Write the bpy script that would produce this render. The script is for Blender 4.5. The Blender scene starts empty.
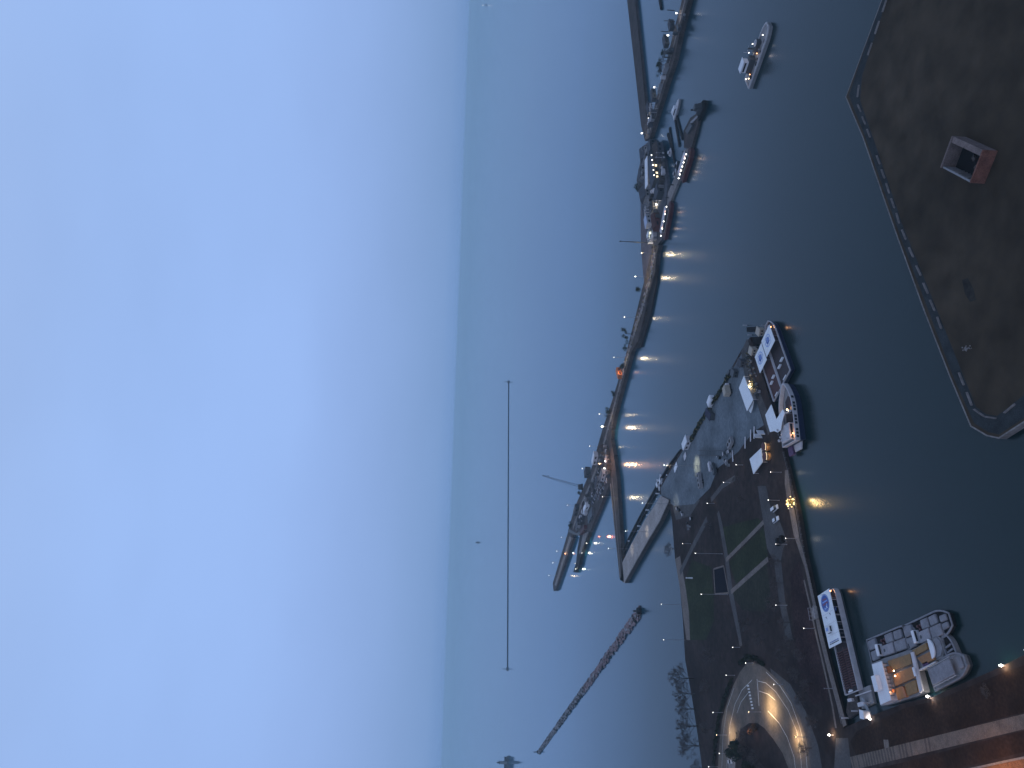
import bpy, bmesh, math, random
from math import sin, cos, pi, radians, hypot, atan2
from mathutils import Matrix, Vector
random.seed(11)
S = bpy.context.scene
COL = S.collection

# ------------------------------------------------------------------ camera (photo is turned on its side)
F, H, TILT, HX = 750.0, 150.0, radians(2.1), 456.0
PITCH = math.atan((512 - HX) * cos(TILT) / F)
def ray(px, py):
    dx, dy = px - 512, py - 384
    c, s = cos(TILT), sin(TILT)
    r = dx * s - dy * c
    u = -dx * c - dy * s
    return r, F * cos(PITCH) + u * sin(PITCH), -F * sin(PITCH) + u * cos(PITCH)
def W(px, py, z=2.0):
    """survey point: where the sight line through (px,py) meets the level z"""
    x, y, w = ray(px, py)
    t = (z - H) / w
    return Vector((x * t, y * t, z))
def height_for(base, hx, hy):
    """height of a post standing at base whose top is sighted at (hx,hy)"""
    x, y, w = ray(hx, hy)
    t = hypot(base[0], base[1]) / hypot(x, y)
    return H + w * t - base[2]
cam_d = bpy.data.cameras.new('camera')
cam = bpy.data.objects.new('camera', cam_d); COL.objects.link(cam)
cam_d.sensor_fit = 'HORIZONTAL'; cam_d.sensor_width = 36; cam_d.lens = F / 1024 * 36
cam_d.clip_start = 1; cam_d.clip_end = 200000
fw = Vector(ray(512, 384)).normalized()
xr = (Vector(ray(612, 384)) - Vector(ray(512, 384))).normalized()
yu = (Vector(ray(512, 284)) - Vector(ray(512, 384))).normalized()
cam.matrix_world = Matrix(((xr.x, yu.x, -fw.x, 0), (xr.y, yu.y, -fw.y, 0), (xr.z, yu.z, -fw.z, H), (0, 0, 0, 1)))
S.camera = cam

# ------------------------------------------------------------------ materials
MATS = {}
def mat(name, col, rough=.8, var=.25, scale=.5, metal=0., bump=0., emit=None, estr=0., coords='pos', fine=0., spec=None):
    if name in MATS: return MATS[name]
    m = bpy.data.materials.new(name); m.use_nodes = True
    nt = m.node_tree; N = nt.nodes; L = nt.links
    b = N['Principled BSDF']
    b.inputs['Roughness'].default_value = rough; b.inputs['Metallic'].default_value = metal
    b.inputs['Specular IOR Level'].default_value = spec if spec is not None else (.08 if rough >= .75 else .35)
    g = N.new('ShaderNodeNewGeometry')
    t = N.new('ShaderNodeTexNoise'); t.inputs['Scale'].default_value = scale
    t.inputs['Detail'].default_value = 6; t.inputs['Roughness'].default_value = .62
    L.new(g.outputs['Position'], t.inputs['Vector'])
    r = N.new('ShaderNodeValToRGB')
    r.color_ramp.elements[0].position = .3; r.color_ramp.elements[1].position = .72
    r.color_ramp.elements[0].color = tuple(c * (1 - var) for c in col) + (1,)
    r.color_ramp.elements[1].color = tuple(min(1, c * (1 + var)) for c in col) + (1,)
    L.new(t.outputs['Fac'], r.inputs['Fac'])
    out = r.outputs['Color']
    if fine:
        t2 = N.new('ShaderNodeTexNoise'); t2.inputs['Scale'].default_value = scale * 9
        t2.inputs['Detail'].default_value = 4
        L.new(g.outputs['Position'], t2.inputs['Vector'])
        mr = N.new('ShaderNodeMapRange'); mr.inputs['From Min'].default_value = .3; mr.inputs['From Max'].default_value = .7
        mr.inputs['To Min'].default_value = 1 - fine; mr.inputs['To Max'].default_value = 1 + fine
        L.new(t2.outputs['Fac'], mr.inputs['Value'])
        mx = N.new('ShaderNodeVectorMath'); mx.operation = 'SCALE'
        L.new(out, mx.inputs[0]); L.new(mr.outputs['Result'], mx.inputs['Scale'])
        out = mx.outputs['Vector']
    L.new(out, b.inputs['Base Color'])
    if bump:
        bp = N.new('ShaderNodeBump'); bp.inputs['Strength'].default_value = bump; bp.inputs['Distance'].default_value = .3
        L.new(t.outputs['Fac'], bp.inputs['Height']); L.new(bp.outputs['Normal'], b.inputs['Normal'])
    if emit:
        b.inputs['Emission Color'].default_value = emit + (1,); b.inputs['Emission Strength'].default_value = estr
    MATS[name] = m
    return m
soil = mat('park soil', (.030, .021, .019), .95, .5, .035, fine=.35)
brownland = mat('bare brown land', (.046, .034, .023), .95, .38, .013, fine=.3)
lawn = mat('winter lawn', (.022, .027, .013), .95, .35, .06, fine=.35)
asph = mat('slate asphalt', (.112, .130, .145), .8, .35, .06, fine=.2)
pathm = mat('concrete path', (.15, .125, .11), .85, .25, .12, fine=.25)
dpath = mat('dark path', (.070, .066, .066), .85, .25, .12, fine=.2)
road = mat('road concrete', (.115, .092, .074), .75, .35, .1, fine=.18)
conc = mat('pale concrete', (.19, .17, .16), .85, .28, .1, fine=.25)
dconc = mat('weathered concrete', (.058, .048, .045), .9, .5, .12, fine=.4)
dark = mat('wet dark timber', (.018, .017, .018), .8, .4, .6)
boardm = mat('boardwalk plank', (.14, .11, .09), .85, .25, .4, fine=.25)
boardd = mat('boardwalk plank dark', (.085, .068, .058), .85, .25, .4, fine=.25)
brick = mat('red brick', (.17, .075, .055), .9, .35, .5, fine=.35)
pave = mat('orange brick paving', (.17, .085, .045), .9, .4, .5, fine=.5)
rust = mat('rusty stone', (.22, .16, .165), .9, .4, .3, fine=.3)
stone = mat('grey armour stone', (.25, .24, .25), .9, .4, .3, fine=.3)
white = mat('white paint', (.62, .62, .64), .55, .1, .4, fine=.06)
canv = mat('white canopy', (.68, .69, .70), .6, .08, .3, fine=.05)
offw = mat('off white boat paint', (.44, .415, .425), .55, .15, .5, fine=.1)
greyp = mat('grey paint', (.20, .195, .20), .7, .2, .5, fine=.15)
vinyl = mat('grey vinyl cover', (.17, .165, .18), .6, .25, .7, bump=.3, fine=.2)
slate = mat('slate roof', (.065, .068, .078), .8, .25, .4, fine=.2)
maroon = mat('maroon deck', (.024, .013, .014), .7, .3, .4, fine=.2)
redd = mat('red deck', (.055, .015, .011), .7, .3, .4, fine=.2)
seatm = mat('maroon seat', (.085, .030, .030), .6, .2, .8)
wood = mat('warm wood deck', (.25, .115, .040), .7, .22, .9, fine=.2)
wood2 = mat('olive wood deck', (.20, .115, .042), .7, .22, .9, fine=.2)
orangew = mat('varnished orange wood', (.30, .10, .03), .5, .3, .8)
navy = mat('navy hull', (.010, .018, .052), .4, .2, .5)
blue = mat('badge blue', (.03, .07, .26), .6, .15, 2.)
lblue = mat('badge pale blue', (.22, .32, .58), .6, .15, 2.)
dred = mat('badge red', (.22, .05, .06), .6, .1, 2.)
redhull = mat('red hull', (.075, .02, .022), .6, .3, .5, fine=.2)
glass = mat('dark window glass', (.012, .016, .022), .15, .1, 1.)
black = mat('black rubber', (.012, .012, .013), .9, .2, 2.)
steel = mat('galvanised steel', (.22, .23, .24), .5, .2, 1., metal=.4)
darksteel = mat('dark steel', (.045, .05, .055), .6, .2, 1.)
bark = mat('bark', (.045, .036, .032), .95, .3, 1.)
leaf = mat('dark foliage', (.022, .030, .018), .95, .5, .4)
dryleaf = mat('dry foliage', (.10, .055, .03), .95, .5, .4)
gold = mat('straw foliage', (.12, .10, .05), .95, .4, .5)
paint = mat('white road paint', (.55, .53, .50), .7, .2, .6, fine=.2)
orange = mat('orange paint', (.45, .14, .05), .7, .15, .5)  # orange lamplight on the causeway shelter, put into its wall and roof colour
tan = mat('tan paint', (.34, .29, .23), .7, .15, .5, fine=.1)
poolm = mat('dark pool basin', (.003, .003, .008), .9, .2, .4)
purple = mat('plum upholstery', (.09, .055, .11), .8, .5, 1.2, fine=.5)
E_w = mat('lamp white', (.8, .8, .8), emit=(1., .95, .86), estr=6.)
E_dim = mat('lamp dim', (.8, .8, .8), emit=(1., .95, .88), estr=3.)
E_hi = mat('lamp white bright', (.8, .8, .8), emit=(1., .95, .86), estr=22.)
E_warm = mat('lamp warm', (.8, .6, .4), emit=(1., .72, .40), estr=9.)
E_gold = mat('golden bulbs', (.8, .6, .3), emit=(1., .66, .26), estr=4.)
E_red = mat('lamp red', (.8, .2, .1), emit=(1., .22, .12), estr=5.)
E_or = mat('lamp orange', (.8, .4, .1), emit=(1., .42, .18), estr=6.)
E_win = mat('lit window', (.5, .45, .3), emit=(1., .80, .48), estr=2.2)

# ------------------------------------------------------------------ mesh helper
class MB:
    def __init__(s): s.v = []; s.f = []; s.mi = []; s.mats = []
    def _m(s, m):
        if m is None: return 0
        if m not in s.mats: s.mats.append(m)
        return s.mats.index(m)
    def add(s, vs, fs, m=None):
        o = len(s.v); s.v += [tuple(p) for p in vs]; i = s._m(m)
        for f in fs: s.f.append([a + o for a in f]); s.mi.append(i)
        return s
    def prism(s, pts, z0, z1, m=None, taper=0.):
        n = len(pts)
        a = sum(pts[i][0] * pts[(i + 1) % n][1] - pts[(i + 1) % n][0] * pts[i][1] for i in range(n))
        if a < 0: pts = pts[::-1]
        cx = sum(p[0] for p in pts) / n; cy = sum(p[1] for p in pts) / n
        vs = [(cx + (p[0] - cx) * (1 - taper), cy + (p[1] - cy) * (1 - taper), z0) for p in pts] + [(p[0], p[1], z1) for p in pts]
        fs = [list(range(n))[::-1], list(range(n, 2 * n))] + [[i, (i + 1) % n, n + (i + 1) % n, n + i] for i in range(n)]
        return s.add(vs, fs, m)
    def sheet(s, pts, z, m=None):
        n = len(pts)
        a = sum(pts[i][0] * pts[(i + 1) % n][1] - pts[(i + 1) % n][0] * pts[i][1] for i in range(n))
        if a < 0: pts = pts[::-1]
        return s.add([(p[0], p[1], z) for p in pts], [list(range(n))], m)
    def box(s, cx, cy, z0, sx, sy, sz, rot=0., m=None):
        c, q = cos(rot), sin(rot)
        pts = [(cx + c * x - q * y, cy + q * x + c * y) for x, y in ((-sx / 2, -sy / 2), (sx / 2, -sy / 2), (sx / 2, sy / 2), (-sx / 2, sy / 2))]
        return s.prism(pts, z0, z0 + sz, m)
    def bevbox(s, cx, cy, z0, sx, sy, sz, b=.15, rot=0., m=None):
        c, q = cos(rot), sin(rot)
        def ring(ax, ay, k):
            return [(cx + c * x - q * y, cy + q * x + c * y) for x, y in ((-ax + k, -ay), (ax - k, -ay), (ax, -ay + k), (ax, ay - k), (ax - k, ay), (-ax + k, ay), (-ax, ay - k), (-ax, -ay + k))]
        rs = [(ring(sx / 2, sy / 2, b), z0), (ring(sx / 2, sy / 2, b), z0 + sz - b), (ring(sx / 2 - b, sy / 2 - b, b * .6), z0 + sz)]
        vs = []; fs = []
        for r, z in rs: vs += [(x, y, z) for x, y in r]
        for k in range(2):
            for i in range(8): fs.append([k * 8 + i, k * 8 + (i + 1) % 8, k * 8 + 8 + (i + 1) % 8, k * 8 + 8 + i])
        fs.append(list(range(16, 24))); fs.append(list(range(8))[::-1])
        return s.add(vs, fs, m)
    def tube(s, p0, p1, r0, r1=None, n=6, m=None, cap=True):
        r1 = r0 if r1 is None else r1
        p0 = Vector(p0); p1 = Vector(p1); d = p1 - p0
        if d.length < 1e-6: return s
        d.normalize()
        a = d.orthogonal().normalized(); b = d.cross(a)
        vs = [p0 + (a * cos(2 * pi * i / n) + b * sin(2 * pi * i / n)) * r0 for i in range(n)] + [p1 + (a * cos(2 * pi * i / n) + b * sin(2 * pi * i / n)) * r1 for i in range(n)]
        fs = [[i, (i + 1) % n, n + (i + 1) % n, n + i] for i in range(n)]
        if cap: fs += [list(range(n))[::-1], list(range(n, 2 * n))]
        return s.add(vs, fs, m)
    def disc(s, cx, cy, z0, r, h=.02, n=20, m=None, sx=1., sy=1.):
        return s.prism([(cx + r * sx * cos(2 * pi * i / n), cy + r * sy * sin(2 * pi * i / n)) for i in range(n)], z0, z0 + h, m)
    def ring(s, cx, cy, z, r0, r1, n=28, m=None, a0=0., a1=2 * pi):
        vs = []; fs = []
        for i in range(n + 1):
            a = a0 + (a1 - a0) * i / n
            vs += [(cx + r0 * cos(a), cy + r0 * sin(a), z), (cx + r1 * cos(a), cy + r1 * sin(a), z)]
        for i in range(n): fs.append([2 * i, 2 * i + 1, 2 * i + 3, 2 * i + 2])
        return s.add(vs, fs, m)
    def ball(s, c, r, m=None, n=7, k=5, sz=1., jit=0.):
        vs = []; fs = []
        for j in range(1, k):
            t = pi * j / k
            for i in range(n):
                q = 1 + random.uniform(-jit, jit)
                vs.append((c[0] + r * q * sin(t) * cos(2 * pi * i / n), c[1] + r * q * sin(t) * sin(2 * pi * i / n), c[2] + r * q * sz * cos(t)))
        vs += [(c[0], c[1], c[2] + r * sz), (c[0], c[1], c[2] - r * sz)]
        T = len(vs) - 2
        for j in range(k - 2):
            for i in range(n): fs.append([j * n + i, (j + 1) * n + i, (j + 1) * n + (i + 1) % n, j * n + (i + 1) % n])
        for i in range(n):
            fs.append([T, i, (i + 1) % n]); fs.append([T + 1, (k - 2) * n + (i + 1) % n, (k - 2) * n + i])
        return s.add(vs, fs, m)
    def wall(s, pts, w, z0, z1, m=None):
        for i in range(len(pts) - 1):
            a = Vector(pts[i][:2]); b = Vector(pts[i + 1][:2]); d = b - a
            L = d.length
            if L < 1e-5: continue
            c = (a + b) / 2
            s.box(c.x, c.y, z0, L + (w * .6 if i < len(pts) - 2 else 0), w, z1 - z0 + .003 * (i % 2), atan2(d.y, d.x), m)
        return s
    def ribbon(s, pts, w, z, m=None):
        P = [Vector(p[:2]) for p in pts]; vs = []; fs = []
        for i, p in enumerate(P):
            t = (P[min(i + 1, len(P) - 1)] - P[max(i - 1, 0)]).normalized(); n = Vector((-t.y, t.x))
            wi = w[i] if isinstance(w, (list, tuple)) else w
            vs += [(p.x + n.x * wi / 2, p.y + n.y * wi / 2, z), (p.x - n.x * wi / 2, p.y - n.y * wi / 2, z)]
        for i in range(len(P) - 1): fs.append([2 * i + 1, 2 * i + 3, 2 * i + 2, 2 * i])
        return s.add(vs, fs, m)

def link(name, mb, m=None, parent=None, loc=None, rotz=0., off=None, smooth=False):
    me = bpy.data.meshes.new(name)
    v = mb.v
    if off is not None: v = [(p[0] - off[0], p[1] - off[1], p[2] - off[2]) for p in v]
    me.from_pydata(v, [], mb.f)
    ms = mb.mats if mb.mats else [m]
    for x in ms: me.materials.append(x)
    if mb.mats: me.polygons.foreach_set('material_index', mb.mi)
    if smooth: me.polygons.foreach_set('use_smooth', [True] * len(me.polygons))
    me.update()
    o = bpy.data.objects.new(name, me); COL.objects.link(o)
    if parent is not None: o.parent = parent
    if loc is not None: o.location = loc
    o.rotation_euler = (0, 0, rotz)
    return o
def struct(name, mb, m=None):
    o = link(name, mb, m); o['kind'] = 'structure'; return o
def tag(o, label, cat, group=None):
    o['label'] = label; o['category'] = cat
    if group: o['group'] = group
    return o
def thing(name, label, cat, loc=(0, 0, 0), rotz=0., group=None):
    o = bpy.data.objects.new(name, None); COL.objects.link(o)
    o.empty_display_size = .5
    o.location = loc; o.rotation_euler = (0, 0, rotz)
    return tag(o, label, cat, group)
def solo(name, label, cat, mb, m=None, group=None):
    n = len(mb.v); cx = sum(p[0] for p in mb.v) / n; cy = sum(p[1] for p in mb.v) / n; z = min(p[2] for p in mb.v)
    return tag(link(name, mb, m, loc=(cx, cy, z), off=(cx, cy, z)), label, cat, group)
def dup(root, loc, rotz=0., sc=1., label=None, group=None):
    r = root.copy(); COL.objects.link(r); r.location = loc; r.rotation_euler = (0, 0, rotz); r.scale = (sc, sc, sc)
    if label: r['label'] = label
    if group: r['group'] = group
    for ch in list(root.children):
        c = ch.copy(); COL.objects.link(c); c.parent = r
        for g in list(ch.children):
            d = g.copy(); COL.objects.link(d); d.parent = c
    return r
def lamp_light(parent, loc, power, col=(1., .78, .50), r=.35, name='light', spot=None):
    l = bpy.data.lights.new(name, 'SPOT' if spot else 'POINT'); l.energy = power; l.color = col; l.shadow_soft_size = r
    if spot: l.spot_size = radians(spot); l.spot_blend = .9
    o = bpy.data.objects.new(name, l); COL.objects.link(o); o.parent = parent; o.location = loc
    return o
def P(pts, z=2.0): return [W(a, b, z) for a, b in pts]
WARM = (1., .74, .44); COOL = (1., .93, .80); ORG = (1., .50, .22)

# ------------------------------------------------------------------ world
wd = bpy.data.worlds.new('World'); S.world = wd; wd.use_nodes = True
nt = wd.node_tree; N = nt.nodes; L = nt.links
bg = N['Background']
sky = N.new('ShaderNodeTexSky'); sky.sky_type = 'NISHITA'; sky.sun_disc = False
SUN_EL, SUN_ROT = radians(14), radians(200)
sky.sun_elevation = SUN_EL; sky.sun_rotation = SUN_ROT
tc = N.new('ShaderNodeTexCoord')
sep = N.new('ShaderNodeSeparateXYZ'); L.new(tc.outputs['Generated'], sep.inputs[0])
ramp = N.new('ShaderNodeValToRGB'); L.new(sep.outputs['Z'], ramp.inputs['Fac'])
cr = ramp.color_ramp; cr.interpolation = 'B_SPLINE'
SKY = [(0.0, (.165, .30, .59)), (.02, (.20, .335, .61)), (.075, (.245, .385, .70)), (.14, (.285, .435, .79)), (.21, (.312, .475, .86)), (.5, (.325, .50, .885)), (1., (.40, .48, .66))]
while len(cr.elements) < len(SKY): cr.elements.new(.5)
for e, (p, c) in zip(cr.elements, SKY): e.position = p; e.color = c + (1,)
mp = N.new('ShaderNodeMapping'); mp.inputs['Scale'].default_value = (1.0, 1.3, 2.6); L.new(tc.outputs['Generated'], mp.inputs['Vector'])
nz = N.new('ShaderNodeTexNoise'); nz.inputs['Scale'].default_value = 1.3; nz.inputs['Detail'].default_value = 4; nz.inputs['Roughness'].default_value = .5
L.new(mp.outputs['Vector'], nz.inputs['Vector'])
mr = N.new('ShaderNodeMapRange'); mr.inputs['From Min'].default_value = .3; mr.inputs['From Max'].default_value = .7
mr.inputs['To Min'].default_value = .915; mr.inputs['To Max'].default_value = 1.06
L.new(nz.outputs['Fac'], mr.inputs['Value'])
sc = N.new('ShaderNodeVectorMath'); sc.operation = 'SCALE'
L.new(ramp.outputs['Color'], sc.inputs[0]); L.new(mr.outputs['Result'], sc.inputs['Scale'])
# overcast layer over the clear-sky texture
k = N.new('ShaderNodeVectorMath'); k.operation = 'SCALE'; k.inputs['Scale'].default_value = .08
L.new(sky.outputs['Color'], k.inputs[0])
mix = N.new('ShaderNodeMix'); mix.data_type = 'RGBA'; mix.inputs['Factor'].default_value = .985
L.new(k.outputs['Vector'], mix.inputs['A']); L.new(sc.outputs['Vector'], mix.inputs['B'])
L.new(mix.outputs['Result'], bg.inputs['Color']); bg.inputs['Strength'].default_value = 1.0
sl = bpy.data.lights.new('sun', 'SUN'); sl.energy = .12; sl.angle = radians(25); sl.color = (1., .93, .85)
so = bpy.data.objects.new('sun', sl); COL.objects.link(so)
sd = Vector((sin(SUN_ROT) * cos(SUN_EL), cos(SUN_ROT) * cos(SUN_EL), sin(SUN_EL)))
so.rotation_euler = sd.to_track_quat('Z', 'Y').to_euler()
S.view_settings.view_transform = 'Standard'; S.view_settings.look = 'None'; S.view_settings.exposure = 0; S.view_settings.gamma = 1

# ------------------------------------------------------------------ water
def water_mat():
    m = bpy.data.materials.new('lake water'); m.use_nodes = True
    nt = m.node_tree; N = nt.nodes; L = nt.links; b = N['Principled BSDF']
    g = N.new('ShaderNodeNewGeometry')
    b.inputs['IOR'].default_value = 1.333; b.inputs['Base Color'].default_value = (.001, .014, .015, 1)
    # broad wind lanes
    mp = N.new('ShaderNodeMapping'); mp.inputs['Scale'].default_value = (.0006, .0022, 1); mp.inputs['Rotation'].default_value = (0, 0, .12)
    L.new(g.outputs['Position'], mp.inputs['Vector'])
    n0 = N.new('ShaderNodeTexNoise'); n0.inputs['Scale'].default_value = 1.; n0.inputs['Detail'].default_value = 4
    L.new(mp.outputs['Vector'], n0.inputs['Vector'])
    sx = N.new('ShaderNodeSeparateXYZ'); L.new(g.outputs['Position'], sx.inputs[0])
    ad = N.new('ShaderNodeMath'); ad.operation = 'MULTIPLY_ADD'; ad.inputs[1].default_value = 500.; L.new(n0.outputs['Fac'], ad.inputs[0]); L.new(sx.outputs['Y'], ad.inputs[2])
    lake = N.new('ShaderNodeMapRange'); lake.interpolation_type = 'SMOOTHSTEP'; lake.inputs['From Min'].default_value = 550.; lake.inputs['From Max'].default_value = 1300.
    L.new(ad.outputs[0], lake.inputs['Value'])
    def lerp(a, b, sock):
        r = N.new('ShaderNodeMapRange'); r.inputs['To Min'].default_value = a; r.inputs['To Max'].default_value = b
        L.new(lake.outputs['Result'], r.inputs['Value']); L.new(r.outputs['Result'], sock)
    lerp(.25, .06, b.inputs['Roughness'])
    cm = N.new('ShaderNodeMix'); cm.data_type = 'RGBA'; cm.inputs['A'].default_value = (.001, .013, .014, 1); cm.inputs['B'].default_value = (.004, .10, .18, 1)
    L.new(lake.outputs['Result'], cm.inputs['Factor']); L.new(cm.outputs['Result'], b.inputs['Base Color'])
    n1 = N.new('ShaderNodeTexNoise'); n1.inputs['Scale'].default_value = .55; n1.inputs['Detail'].default_value = 3; n1.inputs['Distortion'].default_value = .4
    L.new(g.outputs['Position'], n1.inputs['Vector'])
    bp = N.new('ShaderNodeBump'); bp.inputs['Distance'].default_value = .35
    lerp(.22, .08, bp.inputs['Strength'])
    L.new(n1.outputs['Fac'], bp.inputs['Height']); L.new(bp.outputs['Normal'], b.inputs['Normal'])
    return m
mb = MB()
HAZE = 1.1e-4
R = 40000.
nseg = 96
mb.add([(0, 0, 0)] + [(R * cos(2 * pi * i / nseg), R * sin(2 * pi * i / nseg), 0) for i in range(nseg)], [[0, i + 1, (i + 1) % nseg + 1] for i in range(nseg)])
struct('water', mb, water_mat())
# evening haze over the lake
hm = bpy.data.materials.new('evening haze'); hm.use_nodes = True
hn = hm.node_tree.nodes; hn.remove(hn['Principled BSDF'])
pv = hn.new('ShaderNodeVolumePrincipled'); pv.inputs['Density'].default_value = HAZE; pv.inputs['Color'].default_value = (.84, .99, 1., 1); pv.inputs['Anisotropy'].default_value = .3
hm.node_tree.links.new(pv.outputs['Volume'], hn['Material Output'].inputs['Volume'])
mb = MB(); mb.box(0, 0, -6, 84000, 84000, 166); hz_ = link('haze', mb, hm); hz_['kind'] = 'stuff'

# ------------------------------------------------------------------ park peninsula ground
GZ = 2.0
park = P([(750, 337), (742, 349), (731, 369), (719, 391), (710, 404), (699, 422), (689, 440), (680, 452), (667, 474), (660, 487), (660, 494), (669, 503),
          (672, 520), (675, 559), (680, 589), (683, 622), (685, 659), (692, 698), (698, 737), (702, 768), (706, 800), (900, 840), (1090, 800), (1080, 640)])
park += P([(1024, 655), (991.5, 671), (959, 685), (933, 697), (905, 703), (870, 716), (846, 727), (844, 729), (834, 687), (819, 630), (813, 596), (805, 559), (797, 510), (792, 490), (783, 451)])
park += [Vector((-14, 334.5, 2)), Vector((-8.5, 339.5, 2)), Vector((6, 351.5, 2)), Vector((20, 363.5, 2)), Vector((26, 369, 2))]
mb = MB(); mb.prism([(p.x, p.y) for p in park], -3, GZ, soil)
struct('park_ground', mb)
def sheet(name, pts, lev, m):
    mb = MB(); z = GZ + .012 * lev
    mb.sheet([W(a, b, z) for a, b in pts], z, m); return struct(name, mb)
def strip(name, pts, w, lev, m):
    mb = MB(); z = GZ + .012 * lev
    mb.ribbon([W(a, b, z) for a, b in pts], w, z, m); return struct(name, mb)
sheet('plaza', [(743, 351), (747, 372), (756, 400), (764, 425), (753, 432), (738, 452), (718, 468), (710, 488), (694, 504), (674, 506), (661.5, 495.5), (660.6, 488), (668, 475), (681, 453.5), (690, 441.5), (700, 423.5), (711, 405), (720, 391.5), (732, 370.5)], 1, asph)
sheet('plaza_apron', [(671, 499), (700, 500), (690, 516), (676, 520)], .7, dpath)
sheet('dark_walk', [(757.5, 486), (766, 486), (770, 505), (780, 522), (787, 541), (783, 549), (781, 560), (785, 600), (793, 640), (786, 640), (779, 600), (774, 562), (767, 548), (763, 520)], 1, dpath)
sheet('lawn', [(723, 527), (758, 518), (762, 522), (727, 556)], 1, lawn)
sheet('lawn_middle', [(763.5, 527), (768, 556), (736, 584), (729, 562)], 1, lawn)
sheet('lawn_near', [(767, 563), (771, 600), (764, 612), (742, 610), (732, 594)], 1, mat('thin lawn', (.026, .026, .018), .95, .4, .06, fine=.35))
sheet('lawn_shore', [(692, 560), (711, 567), (713.5, 596), (714, 620), (706, 640), (690, 640), (688, 610), (684, 585)], 1, lawn)
sheet('shore_walk', [(675, 559), (680, 556), (686, 590), (689, 612), (690, 640), (686.5, 640), (683, 615), (680, 589)], 2, pathm)
strip('path', [(707, 519), (693, 546), (680, 573)], 3.8, 3, dpath)
strip('path_spine', [(718, 512), (721, 526), (726.5, 558), (731, 594), (739, 634), (741, 646)], [3.5, 4.6, 5.4, 6.0, 4.6, 3.6], 3, dpath)
strip('path_cross', [(763.5, 522), (745, 541), (726, 560)], 2.2, 4, pathm)
strip('path_cross_near', [(768, 559), (750, 575), (731, 592)], 2.4, 4, pathm)
strip('path_bed', [(711, 500), (722, 486), (735, 478)], 3, 2, dpath)
strip('quay_path', [(786.5, 470), (787, 483), (789, 496), (796, 533), (798, 541), (806, 567), (814, 603), (820, 632), (829, 668), (836, 694), (845, 726)], [3.2, 4.6, 4.8, 4.8, 3.4, 2.6, 2.6, 3.2, 3.4, 3.4, 3.], 3, pathm)
strip('quay_kerb_path', [(804, 580), (810, 606), (816, 634), (824, 668), (832, 704), (836, 728)], 1.3, 2, pathm)
# boardwalk promenade at the near end, laid in cross planks
a0, a1 = W(850, 757), W(1080, 700); b0, b1 = W(853, 770), W(1080, 716)
mb = MB(); n = 120; z = GZ + .03
random.seed(5)
for i in range(n):
    t0, t1 = i / n, (i + .94) / n
    q = [a0.lerp(a1, t0), a0.lerp(a1, t1), b0.lerp(b1, t1), b0.lerp(b1, t0)]
    mb.prism([(p.x, p.y) for p in q], GZ + .005, z, (boardd if i % 2 else boardm) if t0 < .33 and random.random() < .93 else (boardd if t0 < .45 and random.random() < .2 else boardm))
struct('boardwalk', mb)
sheet('near_lawn', [(857, 731), (905, 708), (935, 701), (1000, 674), (1080, 645), (1080, 698), (985, 722), (905, 747), (856, 755), (850, 742)], 1, mat('dark near lawn', (.026, .0140, .0095), .95, .5, .12, fine=.4))
sheet('near_verge', [(856, 773), (905, 762), (975, 743), (1080, 717), (1080, 740), (1024, 752), (960, 768), (940, 785), (850, 790)], 1, mat('dark near lawn', (.02, .0135, .0105)))
sheet('mulch_bed', [(799, 560), (806, 590), (813, 622), (822, 668), (829, 700), (812, 705), (796, 660), (792, 610), (790, 575)], 1, mat('mulch', (.030, .017, .017), .95, .5, .1, fine=.4))
sheet('boardwalk_spur', [(883.3, 739.7), (888, 739.7), (890.5, 754), (885.5, 754.5)], 2, pathm)
sheet('corner_paving', [(836, 738), (848, 738), (852, 772), (834, 772)], 1.2, dpath)
sheet('brick_paving', [(950, 775), (969, 769), (1024, 757.5), (1080, 746), (1100, 800), (950, 810)], 1, pave)
mb = MB(); kp = P([(966, 770), (985, 766), (1010, 760.5), (1030, 756.5), (1070, 748)]); mb.wall(kp, .5, GZ, GZ + .2)
solo('kerb', 'pale kerb edging the orange brick paving at the bottom corner', 'kerb', mb, conc)
# drop-off loop road
sheet('loop_sidewalk', [(770, 668), (790, 684), (806, 712), (818, 745), (822, 768), (824, 800), (808, 800), (806, 768), (800, 735), (788, 703), (774, 682)], 1.2, dpath)
loop_out = [(716, 800), (718, 768), (719, 745), (722, 720), (727, 702), (733, 686), (740, 672), (746, 664), (753, 662), (764, 667), (778, 680), (790, 697), (800, 718), (806, 738), (811, 768), (814, 800)]
loop_in = [(792, 800), (788, 768), (782, 753), (773, 739), (764, 728), (757, 723), (749, 723), (741, 729), (737, 742), (735, 768), (734, 800)]
sheet('loop_road', loop_out + loop_in, 2, road)
mb = MB(); z = GZ + .14
mb.prism([(p.x, p.y) for p in P(loop_in, z)], GZ + .02, z, soil); struct('loop_island', mb)
mb = MB(); z = GZ + .05
mb.ribbon(P([(757, 679), (758, 690), (759, 706)], z), .45, z, paint)
for i in range(8):
    p = W(747 + i * .65, 685 + i * 3.2, z); q = W(749 + i * .65, 685 + i * 3.2, z); q2 = W(749 + i * .65, 686.6 + i * 3.2, z); p2 = W(747 + i * .65, 686.6 + i * 3.2, z)
    mb.sheet([p, q, q2, p2], z, paint)
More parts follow.
